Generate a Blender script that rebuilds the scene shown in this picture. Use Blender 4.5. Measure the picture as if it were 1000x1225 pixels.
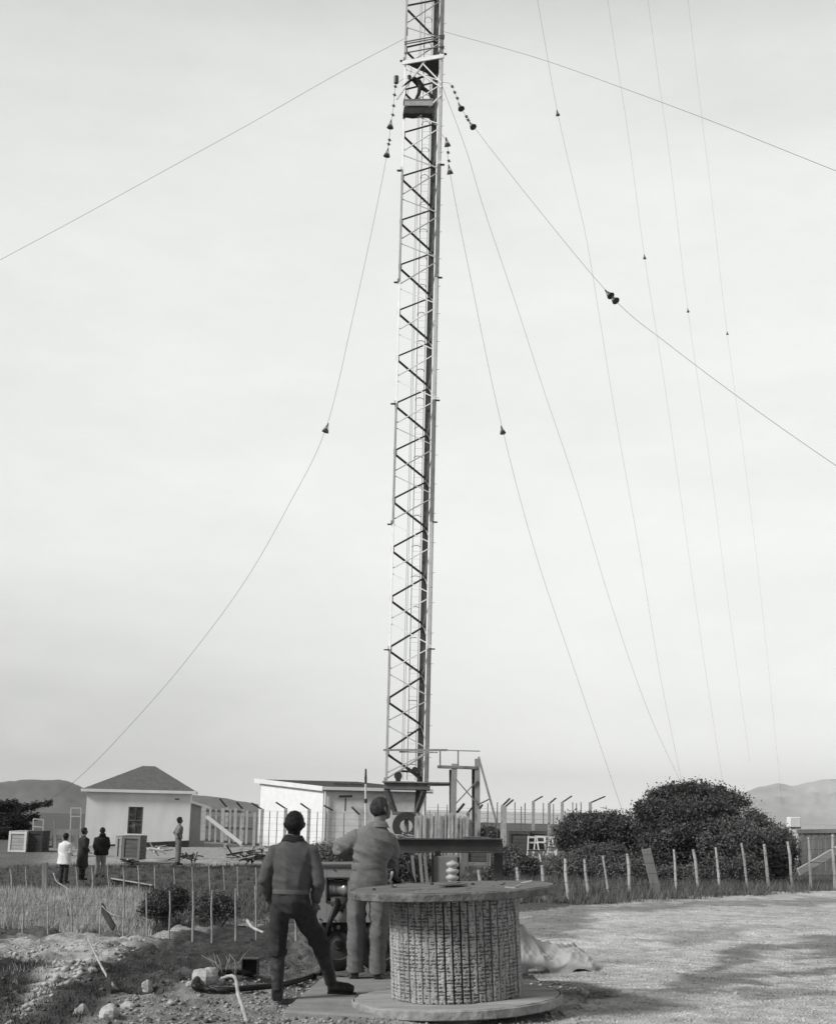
import bpy, bmesh, math, random
import numpy as np
from mathutils import Vector, Matrix, noise as mnoise

for o in list(bpy.data.objects): bpy.data.objects.remove(o)
S = bpy.context.scene
COL = S.collection
R = math.radians

# ------------------------------------------------------------------ camera
F_PX, PITCH, ROLL, EYE = 1660.0, R(12), R(1.3), 1.72
cd = bpy.data.cameras.new('camera'); cam = bpy.data.objects.new('camera', cd); COL.objects.link(cam)
cd.sensor_fit = 'HORIZONTAL'; cd.sensor_width = 36; cd.lens = F_PX / 1000 * 36
cd.clip_start = 0.1; cd.clip_end = 30000
cam.matrix_world = Matrix.Translation((0, 0, EYE)) @ Matrix.Rotation(R(90) + PITCH, 4, 'X') @ Matrix.Rotation(ROLL, 4, 'Z')
S.camera = cam
S.render.resolution_x, S.render.resolution_y = 835, 1024

# ------------------------------------------------------------------ world
SUN_EL, SUN_AZ = R(36), R(62)          # sun: behind the camera, 62 deg round to the left
w = bpy.data.worlds.new('World'); S.world = w; w.use_nodes = True
nt = w.node_tree; N = nt.nodes; L = nt.links; N.clear()
def nd(t, **k):
    n = N.new(t)
    for a, b in k.items(): setattr(n, a, b)
    return n
sky = nd('ShaderNodeTexSky', sky_type='NISHITA', sun_disc=False, sun_elevation=SUN_EL, sun_rotation=R(180) + SUN_AZ)
bw = nd('ShaderNodeRGBToBW'); L.new(sky.outputs[0], bw.inputs[0])
tc = nd('ShaderNodeTexCoord'); sep = nd('ShaderNodeSeparateXYZ'); L.new(tc.outputs['Generated'], sep.inputs[0])
def math_(op, a, b=None, c=None):
    m = nd('ShaderNodeMath', operation=op)
    for i, v in enumerate((a, b, c)):
        if v is None: continue
        if isinstance(v, (int, float)): m.inputs[i].default_value = v
        else: L.new(v, m.inputs[i])
    return m.outputs[0]
rz = nd('ShaderNodeValToRGB'); L.new(sep.outputs['Z'], rz.inputs[0])
el = rz.color_ramp.elements
el[0].position = 0.0; el[0].color = (1.30,) * 3 + (1,)
el[1].position = 1.0; el[1].color = (.14,) * 3 + (1,)
for p_, v_ in ((.03, 1.12), (.07, 1.03), (.15, .985), (.30, .95), (.42, .90), (.50, .82), (.58, .52), (.75, .24)):  # overhead values, above the frame, lowered to weaken ambient light
    e = el.new(p_); e.color = (v_,) * 3 + (1,)
# overcast cloud: soft noise plus a grey bank low on the left
mp = nd('ShaderNodeMapping'); mp.inputs['Scale'].default_value = (2.2, 2.2, 6.5); L.new(tc.outputs['Generated'], mp.inputs[0])
cn = nd('ShaderNodeTexNoise'); cn.inputs['Scale'].default_value = 1.9; cn.inputs['Detail'].default_value = 5; cn.inputs['Roughness'].default_value = .5
L.new(mp.outputs[0], cn.inputs['Vector'])
left = nd('ShaderNodeMapRange'); left.inputs[1].default_value = .12; left.inputs[2].default_value = -.36; L.new(sep.outputs['X'], left.inputs[0])
low = nd('ShaderNodeMapRange'); low.inputs[1].default_value = .17; low.inputs[2].default_value = .0; L.new(sep.outputs['Z'], low.inputs[0])
bank = math_('MULTIPLY', left.outputs[0], low.outputs[0])
bank = math_('MULTIPLY', bank, math_('MULTIPLY_ADD', cn.outputs[0], 1.3, -.15))
v = math_('MULTIPLY_ADD', bank, -1.15, rz.outputs[0])
v = math_('MULTIPLY_ADD', left.outputs[0], -.07, v)
v = math_('ADD', v, math_('MULTIPLY_ADD', cn.outputs[0], .20, -.10))
# sky behind the camera dimmed, unseen, to cut ambient light and raise contrast
bk = nd('ShaderNodeMapRange'); bk.interpolation_type = 'SMOOTHSTEP'; bk.inputs[1].default_value = -.5; bk.inputs[2].default_value = .35; bk.inputs[3].default_value = .50; bk.inputs[4].default_value = 1.0
L.new(sep.outputs['Y'], bk.inputs[0]); v = math_('MULTIPLY', v, bk.outputs[0])
fn = nd('ShaderNodeTexNoise'); fn.inputs['Scale'].default_value = 9; fn.inputs['Detail'].default_value = 12; fn.inputs['Roughness'].default_value = .72
L.new(mp.outputs[0], fn.inputs['Vector']); v = math_('ADD', v, math_('MULTIPLY_ADD', fn.outputs[0], .10, -.05))
v = math_('MULTIPLY', v, 10.0)                      # cloud radiance in the sky texture's units
mix = math_('ADD', math_('MULTIPLY', v, .97), math_('MULTIPLY', bw.outputs[0], .03))
bg = nd('ShaderNodeBackground'); bg.inputs['Strength'].default_value = 0.1; tint = nd('ShaderNodeCombineColor'); [L.new(math_('MULTIPLY', mix, k_), tint.inputs[i_]) for i_, k_ in enumerate((.985, 1.0, .975))]
L.new(tint.outputs[0], bg.inputs['Color'])
wo = nd('ShaderNodeOutputWorld'); L.new(bg.outputs[0], wo.inputs[0])

sl = bpy.data.lights.new('sun', 'SUN'); so = bpy.data.objects.new('sun', sl); COL.objects.link(so)
sl.energy = 3.6; sl.angle = R(15); sl.color = (1, 1, .985)
sdir = Vector((-math.sin(SUN_AZ) * math.cos(SUN_EL), -math.cos(SUN_AZ) * math.cos(SUN_EL), math.sin(SUN_EL)))
so.rotation_euler = sdir.to_track_quat('Z', 'Y').to_euler(); so.location = sdir * 60
S.view_settings.view_transform = 'Standard'; S.view_settings.look = 'None'
S.view_settings.exposure = 0.0; S.view_settings.gamma = 1.0; S.view_settings.use_curve_mapping = False

# ------------------------------------------------------------------ pixel <-> world (photo pixels, 1000 x 1225)
CO = np.array([0, 0, EYE]); cp, sp_ = math.cos(PITCH), math.sin(PITCH)
FW = np.array([0, cp, sp_]); U0 = np.array([0, -sp_, cp]); R0 = np.array([1., 0, 0])
RR = R0 * math.cos(ROLL) + U0 * math.sin(ROLL); UU = -R0 * math.sin(ROLL) + U0 * math.cos(ROLL)
def proj(X, Y, Z):
    X = np.asarray(X, float); d = np.stack([X, np.asarray(Y, float) + 0 * X, np.asarray(Z, float) + 0 * X - EYE], -1)
    z = np.maximum(d @ FW, .01)
    return 500 + F_PX * (d @ RR) / z, 612.5 - F_PX * (d @ UU) / z
def ray(px, py): return FW * F_PX + RR * (px - 500) + UU * (612.5 - py)
def at(px, py, Y):
    d = ray(px, py); return Vector(CO + d * (Y / d[1]))
# smooth value noise, vectorised
_rs = np.random.RandomState(7); _tab = _rs.rand(256, 256)
def vnoise(x, y):
    x = np.asarray(x, float); y = np.asarray(y, float)
    xi = np.floor(x).astype(int); yi = np.floor(y).astype(int); fx = x - xi; fy = y - yi
    fx = fx * fx * (3 - 2 * fx); fy = fy * fy * (3 - 2 * fy)
    a = _tab[xi & 255, yi & 255]; b = _tab[(xi + 1) & 255, yi & 255]; c = _tab[xi & 255, (yi + 1) & 255]; d = _tab[(xi + 1) & 255, (yi + 1) & 255]
    return (a * (1 - fx) + b * fx) * (1 - fy) + (c * (1 - fx) + d * fx) * fy
def fbm(x, y, o=4):
    s = 0; a = .5; t = 0
    for i in range(o):
        s = s + a * vnoise(x * 2 ** i + 17.3 * i, y * 2 ** i + 5.1 * i); t += a; a *= .5
    return s / t - .5
def sstep(a, b, x): t = np.clip((x - a) / (b - a), 0, 1); return t * t * (3 - 2 * t)
def ground(x, y, rough=True):
    x = np.asarray(x, float); y = np.asarray(y, float)
    zl = np.interp(y, [-50, 14.2, 20, 34, 47, 50.5, 54, 60, 68, 90], [0, 0, -.62, -1.47, -1.33, -1.18, -.78, -.52, -.35, -.35])
    zr = np.interp(y, [-50, 33, 42, 52, 60, 68, 90], [0, 0, -.35, -.6, -.5, -.35, -.35])
    bl = sstep(-1.6, 2.2, x - (y - 15) * .02) * (y > 0) + (y <= 0)
    z = zl * (1 - bl) + zr * bl
    z = z - 34 * sstep(215, 300, np.hypot(x, y))
    if rough:
        k = (1 - sstep(-1.2, .8, x)) * sstep(11.0, 13.4, y)
        flat = 1 - np.exp(-(((x + .15) / 1.6) ** 2 + ((y - 13.6) / 1.9) ** 2))
        near = sstep(60, 30, y)
        z = z + flat * (fbm(x * .9, y * .9, 3) * (.07 + .34 * k * near) + fbm(x * 2.6 + 3, y * 2.6, 3) * .20 * k * near + fbm(x * 5, y * 5, 4) * (.018 + .16 * k * near) + fbm(x * 17, y * 17, 3) * .022 * near)
    return z
def gp(px, py):
    d = ray(px, py); d = d / d[1]; Y = 6.0
    while Y < 200:
        P = CO + d * Y
        if P[2] < float(ground(P[0], P[1])): break
        Y += .05 if Y < 30 else .2
    P = CO + d * Y; return Vector((P[0], P[1], float(ground(P[0], P[1]))))
def gx(px, Y, py=1030):
    "the ground point seen in column px at distance Y"
    P = at(px, py, Y); return Vector((P.x, Y, float(ground(P.x, Y))))

# ------------------------------------------------------------------ materials (a black-and-white photograph: neutral greys)
_m = {}
def mat(name, g, rough=.8, var=.25, scale=3.0, bump=.0, bscale=30, stretch=(1, 1, 1), metal=0, spec=.3, spots=0, spotg=.5, spotscale=8, attr=None):
    if name in _m: return _m[name]
    m = bpy.data.materials.new(name); m.use_nodes = True; t = m.node_tree; n = t.nodes; l = t.links
    b = n['Principled BSDF']; b.inputs['Roughness'].default_value = rough; b.inputs['Metallic'].default_value = metal
    b.inputs['Specular IOR Level'].default_value = spec
    c = n.new('ShaderNodeTexCoord'); mpg = n.new('ShaderNodeMapping'); mpg.inputs['Scale'].default_value = stretch
    l.new(c.outputs['Object'], mpg.inputs[0])
    no = n.new('ShaderNodeTexNoise'); no.inputs['Scale'].default_value = scale; no.inputs['Detail'].default_value = 8; no.inputs['Roughness'].default_value = .62
    l.new(mpg.outputs[0], no.inputs['Vector'])
    rp = n.new('ShaderNodeValToRGB'); e = rp.color_ramp.elements
    lo, hi = g * (1 - var), g * (1 + var)
    e[0].position = .3; e[0].color = (lo, lo, lo, 1); e[1].position = .7; e[1].color = (hi, hi, hi, 1)
    l.new(no.outputs[0], rp.inputs[0]); out = rp.outputs[0]
    if spots:
        n2 = n.new('ShaderNodeTexNoise'); n2.inputs['Scale'].default_value = spotscale; n2.inputs['Detail'].default_value = 6
        l.new(mpg.outputs[0], n2.inputs['Vector'])
        r2 = n.new('ShaderNodeValToRGB'); r2.color_ramp.elements[0].position = 1 - spots - .06; r2.color_ramp.elements[1].position = 1 - spots + .06
        l.new(n2.outputs[0], r2.inputs[0])
        mx = n.new('ShaderNodeMixRGB'); mx.inputs[2].default_value = (spotg, spotg, spotg, 1)
        l.new(r2.outputs[0], mx.inputs[0]); l.new(out, mx.inputs[1]); out = mx.outputs[0]
    if attr:
        a = n.new('ShaderNodeAttribute'); a.attribute_name = attr
        mx = n.new('ShaderNodeMixRGB'); mx.blend_type = 'MULTIPLY'; mx.inputs[0].default_value = 1
        l.new(a.outputs['Fac'], mx.inputs[1]); l.new(out, mx.inputs[2]); out = mx.outputs[0]
    l.new(out, b.inputs['Base Color'])
    if bump:
        n3 = n.new('ShaderNodeTexNoise'); n3.inputs['Scale'].default_value = bscale; n3.inputs['Detail'].default_value = 6
        l.new(mpg.outputs[0], n3.inputs['Vector'])
        bp = n.new('ShaderNodeBump'); bp.inputs['Strength'].default_value = bump; bp.inputs['Distance'].default_value = .02
        l.new(n3.outputs[0], bp.inputs['Height']); l.new(bp.outputs[0], b.inputs['Normal'])
    _m[name] = m; return m

M_white = mat('white_paint', .76, .6, .09, 1.6, .15, 25, (1, 1, .35))
M_mwhite = mat('mast_white_paint', .80, .5, .08, 2, spots=.32, spotg=.35, spotscale=9)
M_mgrey = mat('mast_red_oxide_paint', .30, .6, .25, 1.5, spots=.3, spotg=.13, spotscale=7)
M_mdark = mat('dark_steel_and_brace_shade', .045, .6, .3, 4)
M_steel = mat('dark_steel', .06, .5, .35, 6, .1, 30)
M_gsteel = mat('galvanised_wire', .08, .5, .2, 3)
M_ins = mat('insulator_porcelain', .07, .3, .4, 20)
M_wood = mat('weathered_wood', .24, .85, .35, 3, .5, 18, (1, 1, .15), spots=.3, spotg=.1, spotscale=6)
M_post = mat('split_post_wood', .46, .9, .3, 9, .5, 40, (1, 1, .2), spots=.3, spotg=.2, spotscale=8)
M_postd = mat('grey_post_wood', .24, .9, .3, 9, .5, 40, (1, 1, .2))
M_crate = mat('crate_board', .15, .85, .3, 5, .3, 30, (.3, .3, 3), spots=.25, spotg=.07, spotscale=5)
M_cratel = mat('pale_crate_board', .45, .85, .2, 5, .3, 30, (.3, .3, 3))
M_conc = mat('concrete', .25, .9, .2, 4, .4, 40, spots=.3, spotg=.2, spotscale=3)
M_disc = mat('reel_board', .17, .85, .45, 5, .9, 22, (.35, 2.5, 1), spots=.4, spotg=.08, spotscale=4)
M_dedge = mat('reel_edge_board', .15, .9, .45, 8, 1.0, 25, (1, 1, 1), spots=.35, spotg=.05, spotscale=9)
M_black = mat('black_rubber', .02, .5, .3, 8, .1, 30)
M_glass = mat('window_glass', .03, .08, .2, 3, spec=.6)
M_rock = mat('pale_rock', .42, .9, .25, 6, .7, 20, spots=.3, spotg=.25, spotscale=8)
M_stick = mat('bleached_root', .42, .85, .25, 12, .3, 30)
M_bark = mat('bark', .09, .9, .4, 10, .5, 20)

# ------------------------------------------------------------------ mesh helpers
class MB:
    def __init__(s): s.v = []; s.f = []
    def add(s, vs, fs):
        o = len(s.v); s.v += [tuple(v) for v in vs]; s.f += [tuple(i + o for i in f) for f in fs]
    def box(s, c, d, rot=None, taper=1.0):
        c = Vector(c); vs = []
        for i in (-1, 1):
            for j in (-1, 1):
                for k in (-1, 1):
                    t = taper if k > 0 else 1
                    p = Vector((i * d[0] / 2 * t, j * d[1] / 2 * t, k * d[2] / 2))
                    if rot is not None: p = rot @ p
                    vs.append(c + p)
        s.add(vs, [(0, 1, 3, 2), (4, 6, 7, 5), (0, 4, 5, 1), (2, 3, 7, 6), (0, 2, 6, 4), (1, 5, 7, 3)])
    def bar(s, p, q, w_, h_=None, side=None, taper=1.0):
        p = Vector(p); q = Vector(q); h_ = h_ or w_; d = (q - p).normalized()
        ref = Vector(side) if side is not None else (Vector((0, 0, 1)) if abs(d.z) < .9 else Vector((1, 0, 0)))
        a = d.cross(ref).normalized(); b = a.cross(d).normalized(); vs = []
        for e, t in ((p, 1), (q, taper)):
            for i, j in ((-1, -1), (1, -1), (1, 1), (-1, 1)): vs.append(e + a * (i * w_ / 2 * t) + b * (j * h_ / 2 * t))
        s.add(vs, [(3, 2, 1, 0), (4, 5, 6, 7), (0, 1, 5, 4), (1, 2, 6, 5), (2, 3, 7, 6), (3, 0, 4, 7)])
    def tube(s, pts, r, n=8, rb=None, side=(1, 0, 0), cap=True):
        pts = [Vector(p) for p in pts]; rs = r if isinstance(r, (list, tuple)) else [r] * len(pts)
        rings = []
        for i, p in enumerate(pts):
            t = (pts[min(i + 1, len(pts) - 1)] - pts[max(i - 1, 0)]).normalized()
            sd = Vector(side); 
            if abs(t.dot(sd.normalized())) > .95: sd = Vector((0, 0, 1)) if abs(t.z) < .9 else Vector((0, 1, 0))
            a = (sd - t * sd.dot(t)).normalized(); b = t.cross(a)
            ra, rb_ = rs[i] if isinstance(rs[i], (list, tuple)) else (rs[i], rs[i])
            rings.append([p + a * (ra * math.cos(2 * math.pi * k / n)) + b * (rb_ * math.sin(2 * math.pi * k / n)) for k in range(n)])
        vs = [v for rg in rings for v in rg]; fs = []
        for i in range(len(rings) - 1):
            for k in range(n): fs.append((i * n + k, i * n + (k + 1) % n, (i + 1) * n + (k + 1) % n, (i + 1) * n + k))
        if cap:
            fs.append(tuple(reversed(range(n)))); fs.append(tuple((len(rings) - 1) * n + k for k in range(n)))
        s.add(vs, fs)
    def ball(s, c, r, n=12, m=8):
        c = Vector(c); r = r if isinstance(r, (list, tuple)) else (r, r, r); vs = [c + Vector((0, 0, r[2]))]
        for i in range(1, m):
            a = math.pi * i / m
            for k in range(n):
                b = 2 * math.pi * k / n; vs.append(c + Vector((r[0] * math.sin(a) * math.cos(b), r[1] * math.sin(a) * math.sin(b), r[2] * math.cos(a))))
        vs.append(c - Vector((0, 0, r[2]))); fs = []
        for k in range(n): fs.append((0, 1 + k, 1 + (k + 1) % n))
        for i in range(m - 2):
            for k in range(n): fs.append((1 + i * n + k, 1 + (i + 1) * n + k, 1 + (i + 1) * n + (k + 1) % n, 1 + i * n + (k + 1) % n))
        e = len(vs) - 1
        for k in range(n): fs.append((e, 1 + (m - 2) * n + (k + 1) % n, 1 + (m - 2) * n + k))
        s.add(vs, fs)
    def lathe(s, c, prof, n=48, ax='Z'):
        vs = []; fs = []
        for r_, z_ in prof:
            for k in range(n):
                a = 2 * math.pi * k / n; p = (r_ * math.cos(a), r_ * math.sin(a), z_)
                if ax == 'Y': p = (p[0], p[2], p[1])
                if ax == 'X': p = (p[2], p[0], p[1])
                vs.append(Vector(c) + Vector(p))
        m = len(prof)
        for i in range(m - 1):
            for k in range(n): fs.append((i * n + k, i * n + (k + 1) % n, (i + 1) * n + (k + 1) % n, (i + 1) * n + k))
        s.add(vs, fs)
    def poly(s, pts, thick):
        "extruded polygon: pts in order, thick is a vector"
        n = len(pts); a = [Vector(p) for p in pts]; b = [p + Vector(thick) for p in a]
        s.add(a + b, [tuple(reversed(range(n))), tuple(range(n, 2 * n))] + [(k, (k + 1) % n, n + (k + 1) % n, n + k) for k in range(n)])
    def build(s, name, m, parent=None, smooth=False, bevel=0, loc=None):
        me = bpy.data.meshes.new(name)
        off = Vector(parent.location) if parent is not None and parent.type == 'EMPTY' else (Vector(loc) if loc is not None else Vector((0, 0, 0)))
        me.from_pydata([tuple(Vector(v) - off) for v in s.v], [], s.f); me.update()
        bm = bmesh.new(); bm.from_mesh(me); bmesh.ops.recalc_face_normals(bm, faces=bm.faces)
        if bevel: bmesh.ops.bevel(bm, geom=[e for e in bm.edges if len(e.link_faces) == 2 and e.calc_face_angle(0) > .6], offset=bevel, segments=1, affect='EDGES')
        bm.to_mesh(me); bm.free()
        if smooth: me.polygons.foreach_set('use_smooth', [True] * len(me.polygons))
        if m: me.materials.append(m)
        o = bpy.data.objects.new(name, me); COL.objects.link(o)
        if parent is not None:
            o.parent = parent
        elif loc is not None: o.location = off
        return o
def sub(name, mb, m, part, **k):
    "a sub-part: child of a mesh part whose own parent is an Empty"
    root = part.parent; mbl = MB(); off = Vector(root.location) if root else Vector(part.location)
    mbl.v = [tuple(Vector(v) - off) for v in mb.v]; mbl.f = mb.f
    o = mbl.build(name, m, None, **k); o.parent = part; return o
def tag(o, label, cat, group=None):
    o['label'] = label; o['category'] = cat
    if group: o['group'] = group
    return o
def thing(name, label, cat, loc=(0, 0, 0), group=None):
    o = bpy.data.objects.new(name, None); COL.objects.link(o); o.location = loc; o.empty_display_size = .3
    return tag(o, label, cat, group)
def struct(o, kind='structure'): o['kind'] = kind; return o
def npmesh(name, V, Fq, m, smooth=False):
    me = bpy.data.meshes.new(name); nv = len(V); nf = len(Fq); k = Fq.shape[1]
    me.vertices.add(nv); me.vertices.foreach_set('co', np.asarray(V, np.float32).ravel())
    me.loops.add(nf * k); me.loops.foreach_set('vertex_index', np.asarray(Fq, np.int32).ravel())
    me.polygons.add(nf); me.polygons.foreach_set('loop_start', np.arange(0, nf * k, k, dtype=np.int32)); me.polygons.foreach_set('loop_total', np.full(nf, k, np.int32))
    if smooth: me.polygons.foreach_set('use_smooth', np.ones(nf, bool))
    me.update(calc_edges=True); me.validate()
    if m: me.materials.append(m)
    o = bpy.data.objects.new(name, me); COL.objects.link(o); return o
def quadcloud(C, U_, V_):
    "quads centred on C with half vectors U_, V_ (diamonds)"
    n = len(C); V = np.empty((n, 4, 3)); V[:, 0] = C - U_; V[:, 1] = C - V_; V[:, 2] = C + U_; V[:, 3] = C + V_
    return V.reshape(-1, 3), np.arange(n * 4).reshape(-1, 4)
rnd = random.Random(11); nr = np.random.RandomState(3)

# ------------------------------------------------------------------ ground sheet
def axis(spec):
    out = [spec[0][0]]
    for a, b, d in spec:
        x = a
        while x < b - 1e-6:
            x += d; out.append(min(x, b))
    return np.array(sorted(set(np.round(out, 4))))
ys = axis([(-80, 8, 8), (8, 11, .25), (11, 18, .045), (18, 28, .09), (28, 40, .16), (40, 62, .3), (62, 100, 1.0), (100, 300, 8), (300, 900, 60), (900, 9000, 900)])
xs = axis([(-7000, -700, 700), (-700, -60, 32), (-60, -20, 2), (-20, -9, .35), (-9, -5, .07), (-5, 5, .05), (5, 10, .07), (10, 20, .25), (20, 60, 2), (60, 700, 32), (700, 7000, 700)])
GX, GY = np.meshgrid(xs, ys); GZ = ground(GX, GY)
PX, PY = proj(GX.ravel(), GY.ravel(), ground(GX, GY, False).ravel()); PX = PX.reshape(GX.shape); PY = PY.reshape(GX.shape)
def inpoly(px, py, poly):
    c = np.zeros(px.shape, bool); n = len(poly)
    for i in range(n):
        x1, y1 = poly[i]; x2, y2 = poly[(i + 1) % n]
        if y1 == y2: continue
        k = ((y1 > py) != (y2 > py)) & (px < (x2 - x1) * (py - y1) / (y2 - y1) + x1); c ^= k
    return c
jx = PX + fbm(GX * 1.3, GY * 1.3, 4) * 42 + fbm(GX * 7, GY * 7, 3) * 22
jy = PY + fbm(GX * 1.3 + 40, GY * 1.3, 4) * 22 + fbm(GX * 7 + 9, GY * 7, 3) * 12
# what covers the ground: albedo by area (bare clay is pale, turf is dark, dry grass straw coloured)
A = np.full(GX.shape, .12)
def zone(poly, a, jit=1.0):
    k = inpoly(PX + (jx - PX) * jit, PY + (jy - PY) * jit, poly); A[k] = a
behind = GY < 8
zone([(-900, 1012), (330, 1006), (1200, 1000), (1200, 970), (-900, 970)], .10)
zone([(55, 1014), (335, 1008), (335, 1036), (55, 1034)], .33, .4)
zone([(-400, 1010), (57, 1018), (57, 1034), (-400, 1036)], .13, .3)
zone([(-600, 1036), (330, 1036), (480, 1030), (480, 1064), (-600, 1064)], .085, .3)
zone([(-600, 1064), (178, 1064), (176, 1118), (-600, 1122)], .34, .3)
zone([(178, 1064), (330, 1064), (480, 1062), (480, 1100), (178, 1112)], .10, .3)
zone([(600, 1005), (1300, 1005), (1300, 1064), (1000, 1066), (600, 1094)], .085, .3)
zone([(-600, 1122), (180, 1112), (330, 1100), (480, 1098), (480, 1230), (-600, 1300)], .10, .5)
zone([(60, 1122), (180, 1112), (330, 1098), (330, 1106), (240, 1118), (150, 1140), (110, 1165), (60, 1190), (10, 1222), (14, 1205), (48, 1170), (0, 1146), (10, 1128)], .36)
zone([(-300, 1160), (52, 1160), (40, 1185), (10, 1212), (-300, 1230)], .035)
zone([(20, 1235), (70, 1190), (112, 1152), (160, 1135), (240, 1118), (330, 1110), (345, 1150), (300, 1162), (200, 1170), (120, 1205), (70, 1235)], .05)  # dark bank turf, with the slope's shade put into the tone
zone([(90, 1235), (150, 1190), (330, 1175), (345, 1235)], .22)
zone([(345, 1120), (480, 1110), (480, 1165), (345, 1172)], .12)
zone([(340, 1200), (700, 1190), (700, 1400), (340, 1400)], .30)
A[behind] = .2; A[GY > 75] = .10
for _ in range(3):
    A[1:-1, 1:-1] = (A[:-2, 1:-1] + A[2:, 1:-1] + A[1:-1, :-2] + A[1:-1, 2:] + A[1:-1, 1:-1]) / 5
A *= 1 + (.6 * fbm(GX * 2.2, GY * 2.2, 4) + .5 * fbm(GX * 9, GY * 9, 3)) * (GY < 60)
M_ground = mat('turf_and_clay', 1.0, .95, .45, 9, 1.0, 40, attr='cover')
iy, ix = GX.shape; idx = np.arange(iy * ix).reshape(iy, ix)
Q = np.stack([idx[:-1, :-1], idx[:-1, 1:], idx[1:, 1:], idx[1:, :-1]], -1).reshape(-1, 4)
g = npmesh('ground', np.stack([GX, GY, GZ], -1).reshape(-1, 3), Q, M_ground, True)
at_ = g.data.attributes.new('cover', 'FLOAT', 'POINT'); at_.data.foreach_set('value', A.ravel().astype(np.float32))
struct(g)
# gravel road: a sheet of its own just over the ground
roadpoly = [(612, 1090), (760, 1078), (860, 1072), (1000, 1064), (1700, 1050), (3500, 2600), (640, 2600), (655, 1225), (700, 1200), (690, 1185), (640, 1178), (608, 1130)]
rm = inpoly(PX + (jx - PX) * .45, PY + (jy - PY) * np.where(PY < 1110, .18, .6), roadpoly) & (GY > 8) & (GY < 60) & (GX < 30)
rm |= (GY <= 8.1) & (GY > -60) & (GX > 1.2) & (GX < 30)
fm = (rm[:-1, :-1] & rm[:-1, 1:] & rm[1:, 1:] & rm[1:, :-1]).ravel()
Qr = Q[fm]; used = np.unique(Qr); remap = -np.ones(iy * ix, int); remap[used] = np.arange(len(used))
Vr = np.stack([GX, GY, GZ + .006], -1).reshape(-1, 3)[used]
AR = np.full(GX.shape, .48)
def rzone(poly, a, jit=1.0):
    k = inpoly(PX + (jx - PX) * jit, PY + (jy - PY) * jit, poly); AR[k] = a
rzone([(612, 1086), (1400, 1060), (1400, 1068), (612, 1096)], .26, .5)
rzone([(618, 1096), (690, 1090), (720, 1108), (680, 1124), (618, 1122)], .22, 1.2)
rzone([(755, 1190), (830, 1168), (872, 1142), (905, 1130), (1010, 1116), (1400, 1090), (1400, 1150), (1010, 1163), (900, 1178), (800, 1194)], .20, 1.2)
rzone([(862, 1168), (905, 1147), (955, 1134), (985, 1135), (940, 1150), (1010, 1146), (1400, 1128), (1400, 1140), (1010, 1154), (920, 1166)], .44, 1.0)
rzone([(870, 1185), (1300, 1172), (1300, 1184), (890, 1196)], .26, .7)
rzone([(640, 1176), (690, 1178), (742, 1186), (748, 1196), (690, 1200), (640, 1198)], .12, .8)
rzone([(790, 1140), (800, 1120), (870, 1105), (900, 1112), (850, 1128)], .33, 1)
for _ in range(2):
    AR[1:-1, 1:-1] = (AR[:-2, 1:-1] + AR[2:, 1:-1] + AR[1:-1, :-2] + AR[1:-1, 2:] + AR[1:-1, 1:-1]) / 5
AR *= 1 + .5 * fbm(GX * 1.2 + 30, GY * 1.9, 4) + .8 * fbm(GX * 7, GY * 9, 3)
M_road = mat('gravel', 1.05, .95, .5, 45, 1.0, 60, attr='cover')
rd = npmesh('road', Vr, remap[Qr], M_road, True)
at_ = rd.data.attributes.new('cover', 'FLOAT', 'POINT'); at_.data.foreach_set('value', AR.ravel()[used].astype(np.float32))
struct(rd)
# sea and far hills
wm = MB(); wm.add([(-8000, 250, -26), (8000, 250, -26), (8000, 14000, -26), (-8000, 14000, -26)], [(0, 1, 2, 3)])
struct(wm.build('sea', mat('sea', .10, .25, .2, .01, .3, .2)))
def hill(name, prof, D, depth, m, seed):
    "ridge whose skyline rises over the eye by the pixels in prof, at distance D"
    n = 260; px0, px1 = prof[0][0], prof[-1][0]; V = []; rows = 26
    for j in range(rows):
        t = j / (rows - 1)
        for i in range(n):
            px = px0 + (px1 - px0) * i / (n - 1)
            top = np.interp(px, [p[0] for p in prof], [p[1] for p in prof])
            Pt = at(px, top, D); Yd = D - depth * (1 - t) * .6 if t < .8 else D + depth * (t - .8) * 2
            X = Pt.x * (Yd / D) if t < .8 else Pt.x
            h = (Pt.z + 27) * (min(t / .8, 1) ** .8 if t <= .8 else 1 - (t - .8) * 2)
            amp = (Pt.z + 27)
            h += amp * (.30 * float(fbm(i * .09 + seed, j * .22, 4)) + .1 * float(fbm(i * .4 + seed, j * .8, 3))) * min(1, t * 3) * (.45 if t > .7 else 1)
            V.append((X, Yd, -27 + h))
    idx = np.arange(rows * n).reshape(rows, n)
    Fq = np.stack([idx[:-1, :-1], idx[:-1, 1:], idx[1:, 1:], idx[1:, :-1]], -1).reshape(-1, 4)
    return struct(npmesh(name, np.array(V), Fq, m, True))
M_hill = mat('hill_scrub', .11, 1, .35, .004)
M_hill2 = mat('hazed_hill_grass', .40, 1, .35, .003)  # raised albedo also stands in for part of the distance haze
hill('hills', [(-700, 930), (-300, 925), (-80, 934), (0, 938), (30, 935), (70, 934), (85, 938), (100, 943), (130, 950), (190, 953), (225, 952), (262, 955), (300, 961), (350, 972)], 1900, 500, M_hill, 3)
hill('hills', [(840, 985), (870, 962), (885, 950), (905, 943), (930, 938), (948, 940), (965, 936), (1000, 932), (1060, 925), (1200, 930), (1500, 950), (1700, 960)], 5600, 1500, M_hill2, 9)

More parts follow.
